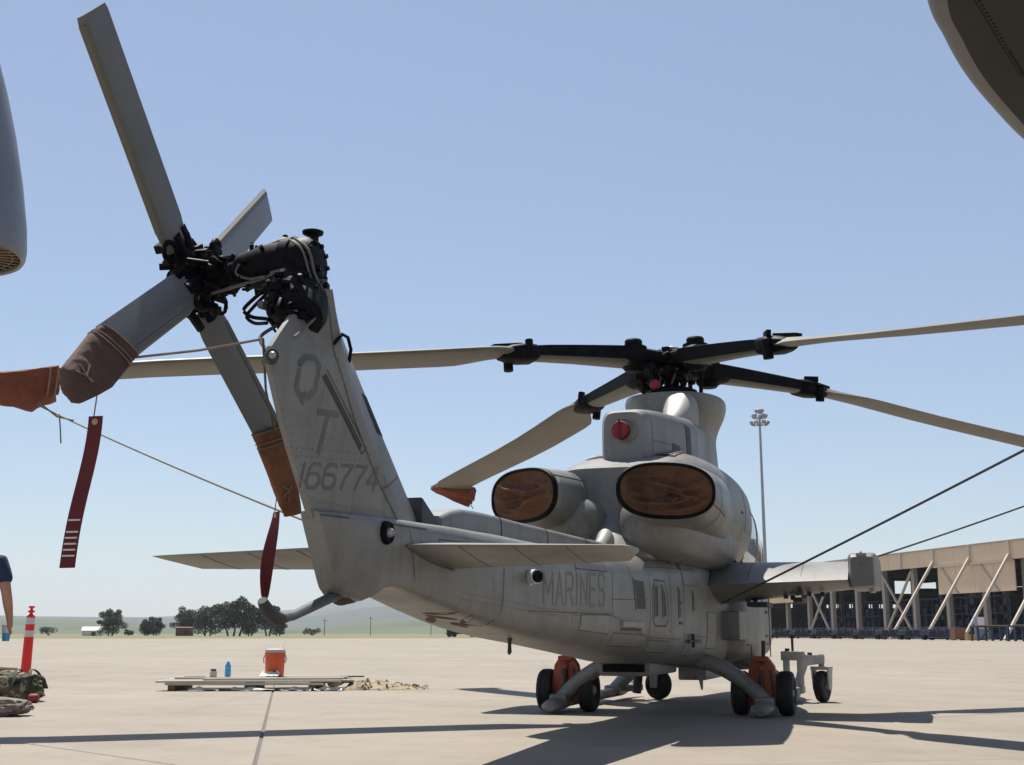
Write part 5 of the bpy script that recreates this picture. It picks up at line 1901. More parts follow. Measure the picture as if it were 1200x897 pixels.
# main blade covers
def main_cover(bi, r0, r1, label, hang, seed, mat='canvas_red', taper=0.5):
    er, ec = blade_frames[bi]
    m = MB()
    N = 16
    rings = []
    for i in range(N + 1):
        t_ = i / N
        r = lerp(r0, r1, t_)
        z0 = bz(r, bi)
        hg_ = hang * (1 - taper * t_) * (.55 + .45 * min(1, t_ * 4)) + .03
        wd = .33 * (1 - .35 * t_)
        ring = []
        for k in range(24):
            q = 2 * PI * k / 24
            c_, s_ = math.cos(q), math.sin(q)
            # upper half lies on the blade, lower half hangs as a bag
            x = -.10 + wd * c_ * (1 if s_ > -.2 else .8)
            h = .04 * s_ if s_ > 0 else hg_ * s_
            p = er * r + ec * x + Vector((0, 0, z0 + h + x * .05))
            nz = noise.fractal(Vector((p.x * 5 + seed, p.y * 5, p.z * 5)), 1, 2, 4)
            p += ec * nz * .045 + Vector((0, 0, nz * .03 if s_ < 0 else .008)) + er * nz * .03
            ring.append(p)
        rings.append(ring)
    m.loft(rings)
    cv = world_obj(m, 'blade_cover', mat, label, 'blade cover', 'covers on the rotor blade tips')
    m = MB()
    for f_ in (.02, .1):
        r = lerp(r0, r1, f_)
        m.tube([er * r + ec * (-.1 + .34 * math.cos(q)) + Vector((0, 0, bz(r, bi) + (.05 * math.sin(q) if math.sin(q) > 0 else (hang * .62 + .02) * math.sin(q)))) for q in [2 * PI * k / 22 for k in range(23)]], .008, 6)
    m.build('draw_cord', M['cord'], cv)
    return cv


main_cover(0, 6.90, 7.75, 'rust-red canvas bag over the main rotor blade tip at the left edge', .34, 1.0, taper=.75)
def torn_cover(bi, r0, r1, label):
    er, ec = blade_frames[bi]
    m = MB()
    N = 26
    rings = []
    rr = random.Random(3)
    for i in range(N + 1):
        t_ = i / N
        r = lerp(r0, r1, t_)
        drop = .15 + .05 * math.sin(t_ * 17) + rr.uniform(-.035, .035) + .07 * t_
        ring = []
        for c, h in ((.20, .05), (.0, .06), (-.3, .05), (-.50, .02), (-.53, -.03), (-.50, -drop), (-.44, -drop * .98), (-.2, -.07 - drop * .45), (.1, -.06), (.21, .0)):
            nz = noise.fractal(Vector((r * 7, c * 9, h * 9)), 1, 2, 3)
            ring.append(er * (r + nz * .02) + ec * (c - .08 - nz * .015) + Vector((0, 0, bz(r, bi) + h + nz * .02)))
        rings.append(ring)
    m.loft(rings)
    cv = world_obj(m, 'blade_cover', 'canvas_red', label, 'blade cover', 'covers on the rotor blade tips')
    q = er * r1 + ec * -.55 + Vector((0, 0, bz(r1, bi) - .15))
    MB().tube([q, q + Vector((.06, 0, -.06)), q + Vector((.1, .03, -.15))], .008, 6).build('loose_cord', M['canvas_dk'], cv)


torn_cover(1, 6.98, 7.25, 'frayed red cover hanging from the main blade tip just above the tail boom')
main_cover(2, 6.80, 7.5, 'cover on the main blade tip nearest the camera at the upper right', .25, 9.0)
main_cover(3, 6.80, 7.5, 'cover on the main blade tip pointing away to the right', .25, 14.0)


def tipp(bi, r=7.2, dz_=-.25):
    er, ec = blade_frames[bi]
    return er * r + Vector((0, 0, bz(r, bi) + dz_))


def rope(name, pts, r, mat, label, sag=.0, group='blade tie-down lines'):
    m = MB()
    P = []
    a, b_ = Vector(pts[0]), Vector(pts[-1])
    n = 24
    for k in range(n + 1):
        t_ = k / n
        p = a.lerp(b_, t_)
        p.z -= sag * 4 * t_ * (1 - t_)
        P.append(p)
    m.tube(P, r, 7)
    return world_obj(m, name, mat, label, 'rope', group)


r1 = rope('tie_down_rope', [tipp(0, 7.05, -.30), (-.22, -7.7, 1.30)], .007, 'cord', 'tan rope from the left blade cover down to the tail boom behind the fin', .03)
e0, e1 = tipp(0, 7.05, -.30), Vector((-.22, -7.7, 1.30))
d_ = (e1 - e0).normalized()
m = MB().tube([e0 + d_ * 0 + Vector((0, 0, .03)), e0 + d_ * .5 + Vector((0, 0, -.03)), e0 + d_ * .9], .008, 6).tube([e0 + d_ * .55, e0 + d_ * .6 + Vector((0, 0, -.12)), e0 + d_ * .64 + Vector((0, 0, -.25))], .007, 6)
m.build('rope_tail', M['cord'], r1)
rope('tie_down_rope', [tipp(2, 7.2, -.2), (.66, -.92, 1.15)], .011, 'rope', 'dark rope from the upper right corner down to the stub wing root', .02)
rope('tie_down_rope', [tipp(3, 7.2, -.2), (2.2, -.2, 1.64)], .011, 'rope', 'dark rope running from the wingtip launch rail to the right edge', .02)
oL, erL, ecL, enL = TBF['L']
oD, erD, ecD, enD = TBF['D']
pa = oL + erL * .94 + ecL * .11
pb = Vector((.0, -9.56, 2.14))
m = MB().tube([pa, pa.lerp(pb, .5) - Vector((0, 0, .01)), pb], .006, 6)
tr_ = m.build('tie_line', M['cord'], cover_left)
m = MB().tube([pb, pb.lerp(oD + erD * 1.0, .5), oD + erD * 1.0 + ecD * .02 + enD * .03], .006, 6)
m.build('tie_line', M['canvas_dk'], cover_low)


def streamer(top, length, wdt, drift, twist, label, seed, tiebar, yaw):
    top = Vector(top)
    m = MB()
    n = 26
    L_, R_ = [], []
    for k in range(n + 1):
        t_ = k / n
        c = top + Vector((drift[0] * t_ ** 1.3, drift[1] * t_ ** 1.3, -length * t_)) + Vector((0.012 * math.sin(5 * t_ + seed), 0, 0))
        a = R(yaw + twist * t_ ** 1.2)
        wv = wdt * (1 if t_ < .85 or tiebar else (1 - (t_ - .85) / .15 * .8))
        d = Vector((math.cos(a), math.sin(a), .02)) * wv / 2
        L_.append((c - d, c + d, d.cross(Vector((0, 0, 1))).normalized() * .003))
    m.loft([[a + o, b_ + o, b_ - o, a - o] for a, b_, o in L_])
    s = world_obj(m, 'warning_streamer', 'red', label, 'streamer', 'red streamers hanging from the tail rotor')
    MB().tube([top, top + Vector((.01, 0, .1))], .003, 5).build('hanging_string', M['cord'], s)
    if tiebar:
        m = MB()
        for t_ in (.72, .77, .82, .865, .90, .94):
            a, b_, o = L_[int(t_ * n)]
            for sg in (1, -1):
                p, q = a.lerp(b_, .1), a.lerp(b_, .9)
                p += o * 1.6 * sg
                q += o * 1.6 * sg
                m.bar(p, q, .006, .007)
        tag(m.build('printed_letters', M['cloth'], s), kind='stuff')
        m = MB()
        a, b_, o = L_[n]
        a2, b2, o2 = L_[int(n * .93)]
    m = MB()
    a, b_, o = L_[1]
    c = (a + b_) / 2
    m.lathe([(.006, -.006), (.014, -.006), (.014, .006), (.006, .006)], Matrix.Translation(c) @ o.normalized().to_track_quat('Z', 'Y').to_matrix().to_4x4(), 12)
    m.build('grommet', M['brass'], s)
    return s


streamer((-.55, -9.993, 1.745), .645, .062, (.0, -.10), 10, 'long dark red streamer with pale bars hanging below the left tail rotor sleeve', 1, True, 10)
streamer((-.65, -8.238, 1.50), .54, .07, (.0, -.09), 150, 'short twisted red streamer hanging below the lower tail rotor sleeve', 2, False, -35)

# ------------------------------------------------------------------ ground handling wheels and casters
def wheel_set(loc, label):
    t = thing('handling_wheels', label, 'wheel dolly', W(loc), HROT, 'orange ground handling wheel sets on the skids')
    wh = None
    for s in (-1, 1):
        if wh is None:
            prof = [(.10, -.05), (.13, -.075), (.17, -.085), (.205, -.075), (.222, -.052), (.2255, -.034), (.2195, -.031), (.2195, -.026), (.226, -.023), (.226, -.004), (.220, -.002), (.220, .002), (.226, .004), (.226, .023), (.2195, .026), (.2195, .031), (.2255, .034), (.222, .052), (.205, .075), (.17, .085), (.13, .075), (.10, .05)]
            wh = MB().lathe(prof, Matrix.Rotation(PI / 2, 4, 'Y'), 32).build('tyre', M['rubber'], t)
            MB().lathe([(0, -.05), (.05, -.05), (.06, -.03), (.11, -.03), (.135, -.06), (.14, -.06), (.14, .06), (.135, .06), (.11, .03), (.06, .03), (.05, .06), (.03, .075), (0, .075)], Matrix.Rotation(PI / 2, 4, 'Y'), 28).build('rim', M['rim'], wh)
            m = MB()
            for q in range(6):
                qa = 2 * PI * q / 6
                for sd in (-1, 1):
                    m.cyl((sd * .03, .085 * math.cos(qa), .085 * math.sin(qa)), (sd * .046, .085 * math.cos(qa), .085 * math.sin(qa)), .011, 6)
            tag(m.build('wheel_nut', M['steel'], wh), kind='stuff')
            o = wh
        else:
            o = dup(wh, t)
        o.location = (s * .235, 0, .226)
    MB().cyl((-.24, 0, .226), (.24, 0, .226), .028, 12).build('axle', M['dark'], t)
    m = MB()
    a = [(-.15, .10), (.15, .10), (.165, .30), (.13, .50), (.06, .60), (-.06, .60), (-.13, .50), (-.165, .30)]
    m.loft([[Vector((x, y, z)) for x, z in a] for y in (-.10, .02)])
    m.box((0, -.12, .30), (.055, .05, .42)).box((0, -.11, .57), (.16, .06, .05))
    jk = m.build('jack_body', M['jack'], t, bevel=.014)
    m = MB().cyl((0, -.14, .12), (0, -.14, .46), .022, 10).cyl((.0, -.15, .42), (.0, -.19, .42), .03, 10).bar((.11, -.108, .2), (.09, -.108, .46), .02, .02)
    m.build('jack_cylinder', M['dark'], jk)
    MB().tube([(.02, -.1, .52), (.03, -.1, .76)], [.02, .022], 10).build('lever_handle', M['dark'], t)
    m = MB().bar((-.15, .02, .14), (.15, .02, .14), .12, .05).bar((0, .0, .15), (0, .36, .15), .06, .05)
    m.build('skid_clamp', M['dolly'], t, bevel=.006)
    return t


wheel_set((1.06, -.9, 0), 'orange jack with two black tyres on the right skid, nearest the stub wing')
wheel_set((-1.06, -.9, 0), 'orange jack with two black tyres on the left skid, half hidden by the skid leg')


def caster(loc, rz, side, label):
    t = thing('tow_caster', label, 'caster', W(loc), HROT, 'grey tow casters at the skid fronts')
    prof = [(.08, -.045), (.11, -.06), (.15, -.065), (.182, -.05), (.19, -.02), (.19, .02), (.182, .05), (.15, .065), (.11, .06), (.08, .045)]
    rm = Matrix.Rotation(rz, 4, 'Z')
    wh = MB().lathe(prof, rm @ Matrix.Rotation(PI / 2, 4, 'Y'), 30).build('tyre', M['rubber'], t)
    wh.location = (0, 0, .19)
    MB().lathe([(0, -.07), (.03, -.07), (.03, -.04), (.10, -.035), (.10, .035), (.03, .04), (.03, .07), (0, .07)], rm @ Matrix.Rotation(PI / 2, 4, 'Y'), 24).build('rim', M['rim'], wh)
    m = MB()
    r3 = rm.to_3x3()
    for s in (-1, 1):
        q = [Vector((s * .085, -.05, .15)), Vector((s * .085, .05, .15)), Vector((s * .09, .08, .40)), Vector((s * .09, -.08, .40))]
        m.loft([[r3 @ (p + Vector((s * d, 0, 0))) for p in q] for d in (0, .022)])
    m.box(r3 @ Vector((0, 0, .41)), (.23, .17, .04), r3)
    m.cyl((0, 0, .41), (0, 0, .58), .035, 14)
    m.build('fork', M['dolly'], t, bevel=.004)
    # arm back to the skid with a post and bracket
    ax = -side * .33
    m = MB()
    m.loft([[Vector((side * .04, -.04, .47)), Vector((side * .04, -.04, .57)), Vector((side * .04, .04, .57)), Vector((side * .04, .04, .47))],
            [Vector((ax * .5, -.1, .44)), Vector((ax * .5, -.1, .57)), Vector((ax * .5, -.0, .57)), Vector((ax * .5, -.0, .44))],
            [Vector((ax * .8, -.18, .16)), Vector((ax * .8, -.18, .62)), Vector((ax * .8, -.06, .62)), Vector((ax * .8, -.06, .16))]])
    m.box((ax * 1.0, -.14, .56), (.28, .16, .11)).box((ax * .74, -.14, .34), (.07, .15, .44)).box((ax * 1.25, -.14, .34), (.07, .15, .44)).box((ax, -.14, .15), (.24, .36, .08))
    m.build('tow_frame', M['dolly'], t, bevel=.006)
    MB().cyl((ax, -.14, .56), (ax, -.14, .82), .016, 10).build('pin_handle', M['dark'], t)
    for q in ((ax * .4, -.05, .55), (ax * 1.2, -.14, .6)):
        MB().cyl(q, (q[0], q[1], q[2] + .05), .03, 10).build('stop_pin', M['dark'], t)
    return t


caster((1.43, 1.85, 0), R(-14), 1, 'grey tow caster with upright fork at the front of the right skid')
caster((-.63, 1.82, 0), R(62), 1, 'tow caster turned sideways showing its round hub under the belly')

# ------------------------------------------------------------------ kit on the apron at left
def ground_pt(px, Y):
    return Vector(((px - 600) / 1450 * (Y * .98 - .17), Y, 0))


# platform of pale planks
PY = 19.4
pt = thing('plank_platform', 'low platform of pale planks on dark bearers lying on the apron', 'platform', ground_pt(306, PY), R(1))
pt.scale = (.90, .90, .62)
pk = None
for i, (y, l, x, tl_, dz_) in enumerate(((-.62, 3.0, -.10, .3, 0), (-.39, 2.7, -.22, .9, 0), (-.17, 3.1, .02, -.6, 0), (.05, 2.8, -.15, .5, 0), (.28, 3.05, -.02, -.3, 0), (.50, 2.5, -.25, -1.2, 0),
                                         (-.52, 2.3, .30, 1.6, .05), (-.22, 1.7, -.55, -1.8, .05), (.22, 2.4, .22, 1.1, .05), (.46, 1.2, .7, -3.0, .05))):
    MB().box((0, 0, 0), (l, .17 if i % 3 else .20, .045), rotM('Z', tl_) @ rotM('Y', .35 * ((i % 3) - 1))).build('plank', M['wood'], pt, bevel=.006).location = (x, y, .225 + .004 * (i % 2) + dz_)
for x in (-1.35, -.1, .95):
    MB().box((x, -.05, .10), (.12, 1.25, .19)).build('bearer', M['wood_dk'], pt, bevel=.008)
MB().box((-.15, -.68, .165), (2.6, .05, .06)).build('edge_rail', M['wood'], pt, bevel=.006)
for x0, y, l, rz in ((-.75, .62, 1.0, 0.5), (.65, .70, 2.0, -.6), (1.1, .82, 1.5, 1.4), (1.55, .3, .9, -4), (1.45, -.1, .8, 7)):
    MB().box((x0 - .2, y, .265 if x0 < 1.2 else .17), (l, .12, .035), rotM('Z', rz)).build('loose_batten', M['wood_dk'], pt, bevel=.005)
rnd = random.Random(8)
for i, (x0, l_) in enumerate(((-1.05, .5), (-.35, .7), (.45, .5), (1.0, .45))):
    m = MB()
    def rf(u, v, x0=x0, l_=l_, i=i):
        n_ = noise.fractal(Vector((u * 3.1 + i * 7, v * 2.3, 1.7)), 1, 2, 4)
        return (x0 + u * l_, -.66 - (.14 + .06 * n_) * v, .012 + .10 * (1 - v) * (.5 + .5 * n_) + .045 * abs(n_))
    m.grid(rf, 16, 6)
    m.build('rag', M['cloth'], pt, smooth=180, fix=False)
MB().tube([(1.28, -.62, .16), (1.30, -.2, .17), (1.27, .4, .16)], .09, 12).build('canvas_roll', M['net'], pt)

ck = thing('drink_cooler', 'orange cylindrical drink cooler with pale lid standing on the planks', 'cooler', ground_pt(321, PY + .2) + Vector((0, 0, .19)))
ck.scale = (.86, .86, .88)
MB().lathe([(0, 0), (.155, 0), (.165, .015), (.175, .36), (.185, .37), (.185, .40), (.17, .40), (0, .40)], None, 30).build('body', M['cooler'], ck)
MB().lathe([(0, .40), (.178, .40), (.182, .42), (.175, .45), (.12, .465), (0, .468)], None, 30).build('lid', M['lid'], ck)
for sd in (-1, 1):
    MB().tube([(sd * .18, 0, .36), (sd * .205, -.02, .30), (sd * .19, -.03, .22)], .012, 8).build('handle', M['lid'], ck)
MB().cyl((0, -.16, .05), (0, -.20, .05), .015, 10).box((0, -.205, .055), (.03, .02, .04)).build('spigot', M['white'], ck)
m = MB()
m.grid(lambda u, v: (lerp(-.16, .12, u), lerp(-.17, -.40, v), .012 + .075 * (1 - v) ** 1.5 * (.6 + noise.fractal(Vector((u * 4, v * 4, 3)), 1, 2, 3)) + .02 * abs(noise.fractal(Vector((u * 7, v * 7, 8)), 1, 2, 3))), 14, 10)
rg = m.build('rag', M['cloth'], None, fix=False)
rg.location = ck.location
tag(rg, 'crumpled white rag at the foot of the orange cooler', 'rag')
bt = thing('water_bottle', 'bright blue water bottle standing on the planks', 'bottle', ground_pt(266, PY - .1) + Vector((0, 0, .19)))
MB().lathe([(0, 0), (.042, 0), (.046, .01), (.046, .10), (.04, .12), (.046, .14), (.044, .165), (.03, .19), (0, .19)], None, 18).build('body', M['blue'], bt)
MB().lathe([(0, .188), (.024, .188), (.024, .215), (.01, .23), (0, .23)], None, 14).build('cap', M['blue'], bt)
jr = thing('glass_jar', 'small clear jar with dark lid on the planks left of the blue bottle', 'jar', ground_pt(249, PY - .15) + Vector((0, 0, .19)))
MB().lathe([(0, 0), (.05, 0), (.055, .01), (.055, .075), (.04, .09), (0, .09)], None, 18).build('body', M['lid'], jr)
MB().lathe([(0, .088), (.042, .088), (.042, .115), (0, .115)], None, 16).build('lid', M['dark'], jr)

# heap of netting spilling off the platform
m = MB()
rnd = random.Random(4)
def hump(x):
    return .135 * (1 - x) ** .8 + .02
def nf(u, v):
    x = -.12 + 1.5 * u
    y = -.42 + .84 * v
    k = math.sin(PI * min(1, max(0, v))) ** .6 * min(1, u * 9) ** .5 * min(1, (1 - u) * 6) ** .6
    a_ = noise.fractal(Vector((x * 4.2, y * 4.2, .7)), 1, 2, 5)
    c_ = 1 - abs(noise.fractal(Vector((x * 6.5, y * 6.5, 5.3)), 1, 2, 4))
    return (x + .04 * a_, y + .05 * a_, max(.004, k * (hump(u) * (.55 + .5 * c_ + .55 * a_))))
m.grid(nf, 70, 40)
for k in range(46):
    x = rnd.random()
    px = -0.1 + 1.5 * x
    py = rnd.uniform(-.40, .30)
    L_ = rnd.uniform(.08, .22)
    a = rnd.uniform(-1.2, 1.2)
    z = rnd.uniform(.02, hump(x) + .01)
    pts = []
    for q in range(6):
        f = q / 5
        pts.append(Vector((px + math.cos(a) * L_ * f, py + math.sin(a) * L_ * f, max(.015, z + .05 * math.sin(f * PI) * rnd.uniform(-.2, 1) - .01))))
    m.tube(pts, [.006, .018, .024, .022, .016, .006], 7, .45)
ne = m.build('camouflage_net', M['net'], None, smooth=60, fix=False)
ne.location = ground_pt(413, PY)
ne.scale = (.78, .8, .95)
tag(ne, 'crumpled tan camouflage net spilling from the right end of the planks', 'net')

# delineator post
cp = thing('delineator_post', 'tall orange delineator post with two pale reflective bands', 'traffic post', ground_pt(27, 17.2))
m = MB().lathe([(0, .05), (.075, .05), (.075, .08), (.068, .12), (.058, 1.06), (.045, 1.075), (.026, 1.085), (.02, 1.11), (.05, 1.125), (.05, 1.135), (.02, 1.145), (.016, 1.165), (.042, 1.185), (.04, 1.2), (0, 1.2)], None, 22)
m.build('tube', M['cone'], cp)
for z in (.83, 1.0):
    rr = .068 - (z - .12) / .94 * .01 + .0022
    MB().lathe([(rr - .01, z - .042), (rr, z - .042), (rr - .0009, z + .042), (rr - .011, z + .042)], None, 22).build('reflective_band', M['reflect'], cp)
MB().lathe([(0, 0), (.20, 0), (.20, .025), (.16, .05), (.07, .06), (0, .06)], None, 8).build('base', M['rubber'], cp)
for ch in cp.children:
    pass
cp.rotation_euler = (0, R(1.2), 0)


# bags: lumpy closed shapes
def lump(name, mat, loc, dims, seed, label, cat, group=None, rz=0, sag=.0, amp=.14, freq=2.2):
    bm = bmesh.new()
    bmesh.ops.create_icosphere(bm, subdivisions=5, radius=1)
    for v in bm.verts:
        p = v.co.copy()
        q = Vector((math.copysign(abs(p.x) ** .62, p.x), math.copysign(abs(p.y) ** .7, p.y), math.copysign(abs(p.z) ** .75, p.z)))
        nz = noise.fractal(p * freq + Vector((seed, 0, 0)), 1, 2, 5)
        cr = noise.ridged_multi_fractal(p * freq * 1.3 + Vector((0, seed, 0)), 1, 2, 4, 1, 2) if hasattr(noise, 'ridged_multi_fractal') else 0
        q *= 1 + amp * nz - .05 * cr
        q = Vector((q.x * dims[0], q.y * dims[1], q.z * dims[2] * (1 - sag * (p.x + .2))))
        q.z = max(q.z + dims[2] * .82, 0.0 + .004 * nz)
        v.co = q
    me = bpy.data.meshes.new(name)
    bm.to_mesh(me)
    bm.free()
    me.polygons.foreach_set('use_smooth', [True] * len(me.polygons))
    me.materials.append(M[mat])
    o = bpy.data.objects.new(name, me)
    COL.objects.link(o)
    o.location = loc
    o.rotation_euler = (0, 0, rz)
    return tag(o, label, cat, group)


bg_ = lump('duffel_bag', 'camo', ground_pt(8, 16.0), (.46, .24, .19), 2, 'camouflage duffel bag with dark straps lying beside the orange post', 'bag', rz=R(4), amp=.16)
m = MB()
for x in (-.22, .12, .3):
    pts = [(x + .02 * math.sin(q * 3), .27 * math.cos(q), .17 + .22 * math.sin(q)) for q in [PI * k / 14 for k in range(15)]]
    m.tube(pts, .022, 7, .3)
m.tube([(.28, -.2, .30), (.38, -.2, .33), (.46, -.12, .28), (.48, -.05, .16)], .035, 8, .4)
m.build('bag_strap', M['strap'], bg_)
MB().tube([(-.4, -.02, .36), (-.15, -.05, .41), (.1, -.03, .40)], [.03, .06, .03], 9, .5).build('rolled_sleeve', M['net'], bg_)
lump('kit_bag', 'bag_tan', ground_pt(6, 13.2), (.27, .2, .105), 7, 'taupe cloth bag slumped on the concrete in front of the duffel', 'bag', rz=R(-6), sag=.4, amp=.2, freq=2.6)
lump('kit_bag', 'bag_tan', ground_pt(-4, 17.4), (.34, .22, .20), 12, 'dark rolled bundle partly hidden behind the duffel bag at the left edge', 'bag', rz=R(10), amp=.2)
rd = MB().lathe([(0, 0), (.05, 0), (.055, .02), (.055, .09), (.04, .11), (0, .115)], Matrix.Rotation(PI / 2, 4, 'Y'), 16).build('red_canister', M['redplug'], None)
rd.location = ground_pt(34, 15.6) + Vector((0, 0, .056))
tag(rd, 'small red canister lying at the end of the duffel bag', 'canister')

# ------------------------------------------------------------------ person at the left edge
def skin_mesh(name, mat, chains, parent, levels=1):
    """chains: list of [(point, radius), ...]; each chain becomes one skinned limb; the first point of the first chain is the root.
       A chain may start at an existing point (same coordinates) to branch there."""
    verts, edges, rad, roots = [], [], [], []
    index = {}
    for ch in chains:
        prev = None
        for k, (p, r_) in enumerate(ch):
            key = tuple(round(c, 4) for c in p)
            if key in index:
                i = index[key]
            else:
                i = len(verts)
                verts.append(p)
                rad.append(r_)
                index[key] = i
                if k == 0:
                    roots.append(i)
            if prev is not None:
                edges.append((prev, i))
            prev = i
    me = bpy.data.meshes.new(name)
    me.from_pydata(verts, edges, [])
    o = bpy.data.objects.new(name, me)
    COL.objects.link(o)
    me.materials.append(M[mat])
    md = o.modifiers.new('skin', 'SKIN')
    md.use_smooth_shade = True
    sd = o.modifiers.new('subsurf', 'SUBSURF')
    sd.levels = sd.render_levels = levels
    bpy.context.view_layer.update()
    lay = me.skin_vertices[0].data if me.skin_vertices else None
    for i, r_ in enumerate(rad):
        rr = r_ if isinstance(r_, tuple) else (r_, r_)
        lay[i].radius = rr
        lay[i].use_root = i in roots
    dg = bpy.context.evaluated_depsgraph_get()
    dg.update()
    ev = bpy.data.meshes.new_from_object(o.evaluated_get(dg))
    ev.name = name
    o.modifiers.clear()
    o.data = ev
    ev.materials.clear()
    ev.materials.append(M[mat])
    ev.polygons.foreach_set('use_smooth', [True] * len(ev.polygons))
    o.parent = parent
    return o


pr = thing('person', 'person in navy t-shirt at the left edge holding a cup', 'person', (-4.29, 10.0, 0), R(0))
# person faces away and slightly right; y forward
def arm(s, elbow, wrist):
    return [((s * .19, 0, 1.40), .058), ((s * .225, -.0, 1.28), .052), (elbow, .042), ((lerp(elbow[0], wrist[0], .45), lerp(elbow[1], wrist[1], .45), lerp(elbow[2], wrist[2], .45)), .041), (wrist, .028)]


WR = (.262, .10, .955)
EL = (.270, -.03, 1.165)
WL = (-.27, .06, .90)
ELL = (-.265, -.03, 1.14)
def hand(s, w_, fwd):
    """palm and five fingers hanging from wrist w_, curled round a cup in front"""
    ch = []
    wv_, f = Vector(w_), Vector(fwd)
    palm = wv_ + Vector((0, .015, -.05))
    kn = wv_ + Vector((0, .03, -.085))
    ch.append([(tuple(wv_), .028), (tuple(palm), (.036, .022)), (tuple(kn), (.034, .018))])
    for i, (off, l) in enumerate(((-.03, .062), (-.01, .072), (.01, .068), (.028, .052))):
        b0 = kn + Vector((-s * .004, off * .55 + .012, off * -.35))
        p1 = b0 + Vector((-s * .006, .022, -l * .42))
        p2 = p1 + Vector((-s * .026, .016, -l * .22))
        p3 = p2 + Vector((-s * .026, -.004, -l * .04))
        ch.append([(tuple(b0), .0095), (tuple(p1), .0088), (tuple(p2), .0082), (tuple(p3), .0072)])
    t0_ = palm + Vector((-s * .012, .022, .012))
    t1 = t0_ + Vector((-s * .028, .030, -.018))
    t2 = t1 + Vector((-s * .022, .022, -.022))
    ch.append([(tuple(t0_), .012), (tuple(t1), .0105), (tuple(t2), .009)])
    return ch


chains = [[((0, 0, .95), (.135, .095)), ((0, 0, 1.12), (.13, .09)), ((0, -.01, 1.28), (.16, .105)), ((0, 0, 1.42), (.12, .08)), ((0, .005, 1.49), .055), ((0, .015, 1.55), .058), ((0, .03, 1.63), (.074, .092)), ((0, .03, 1.70), (.062, .08))]]
for s, el, wr in ((1, EL, WR), (-1, ELL, WL)):
    chains.append([((0, 0, 1.42), .1)] + arm(s, el, wr))
for s in (-1, 1):
    chains.append([((0, 0, .95), .15), ((s * .09, 0, .86), .088), ((s * .10, .01, .50), .06), ((s * .105, -.02, .30), .055), ((s * .105, -.03, .09), .04), ((s * .11, .10, .04), (.045, .03))])
chains += hand(1, WR, (0, 1, 0))
chains += hand(-1, WL, (0, 1, 0))
# face: nose and ears
chains.append([((0, .115, 1.645), .012), ((0, .135, 1.625), .014)])
for s in (-1, 1):
    chains.append([((s * .076, .02, 1.655), (.008, .016)), ((s * .082, .015, 1.625), (.007, .014))])
body = skin_mesh('body', 'skin', chains, pr, 2)
shirt = skin_mesh('shirt', 'navy', [[((0, 0, .80), (.188, .14)), ((0, 0, .90), (.185, .138)), ((0, 0, 1.0), (.178, .13)), ((0, 0, 1.1), (.165, .122)), ((0, -.01, 1.28), (.176, .122)), ((0, 0, 1.41), (.14, .098)), ((0, .002, 1.465), (.07, .068))]] +
                  [[((0, 0, 1.41), .12), ((s * .19, 0, 1.395), .074), ((s * .235, -.005, 1.285), .070), ((s * .25, -.015, 1.215), .066)] for s in (-1, 1)], pr, 2)
skin_mesh('trousers', 'trouser', [[((0, 0, .99), (.158, .114)), ((0, 0, .92), (.166, .12)), ((0, 0, .87), (.16, .12))]] +
          [[((0, 0, .87), .15), ((s * .095, 0, .78), .10), ((s * .102, .01, .50), .082), ((s * .107, -.02, .28), .074), ((s * .107, -.03, .07), .07)] for s in (-1, 1)], pr, 2)
skin_mesh('hair', 'hair', [[((0, .0, 1.62), (.074, .07)), ((0, .0, 1.69), (.082, .095)), ((0, .02, 1.735), (.06, .07))]], pr, 2)
for s in (-1, 1):
    skin_mesh('shoe', 'dark', [[((s * .108, -.06, .045), (.042, .042)), ((s * .11, .04, .045), (.048, .042)), ((s * .113, .15, .035), (.045, .03)), ((s * .113, .19, .03), (.03, .022))]], pr, 2)
for s in (-1, 1):
    MB().lathe([(0, 0), (.006, .002), (.011, .008), (0, .012)], Matrix.Translation((s * .032, .112, 1.665)) @ Matrix.Rotation(-PI / 2, 4, 'X'), 10).build('eye', M['dark'], pr)
MB().tube([(-.025, .112, 1.585), (0, .118, 1.583), (.025, .112, 1.585)], [.003, .006, .003], 6).build('mouth', M['canvas'], pr)
cup = thing('drink_cup', 'white and blue paper cup held in the hand at the left edge', 'cup', (0, 0, 0))
cup.location = Vector(pr.location) + Vector((.218, .165, .775))
MB().lathe([(0, 0), (.027, 0), (.028, .004), (.033, .065), (0, .065)], None, 20).build('lower_band', M['blue'], cup)
MB().lathe([(0, .0652), (.0332, .0652), (.039, .125), (.041, .128), (.036, .126), (.03, .07), (0, .07)], None, 20).build('upper_band', M['white'], cup)

# ------------------------------------------------------------------ neighbouring aircraft cut by the frame
na = thing('engine_pod', 'blue-grey engine pod with ribbed exhaust ring at the left edge, high up', 'aircraft engine', (-6.76, 14.0, 0))
na.location.z = 5.22
m = MB()
prof = [(0, 3.2), (.18, 3.15), (.42, 2.7), (.60, 2.1), (.74, 1.55), (.86, .95), (.945, .40), (.965, .12), (.955, .02), (.93, -.02), (.90, 0), (.89, .1), (.60, .14), (.58, .14)]
m.lathe(prof, None, 56)
m.build('pod_shell', M['nacelle'], na, smooth=40)
m = MB().lathe([(.58, .16), (.585, .02), (.62, .0), (.62, .05), (.64, .16)], None, 48).lathe([(.80, .13), (.80, .03), (.82, .03), (.82, .13)], None, 48)
er_ = m.build('exhaust_ring', M['bronze'], na)
MB().lathe([(0, .6), (.57, .6), (.57, .15), (.56, .15), (.55, .58), (0, .58)], None, 36).lathe([(0, -.05), (.05, -.03), (.22, .3), (.24, .58), (0, .58)], None, 24).build('exhaust_core', M['black'], na)
rb = None
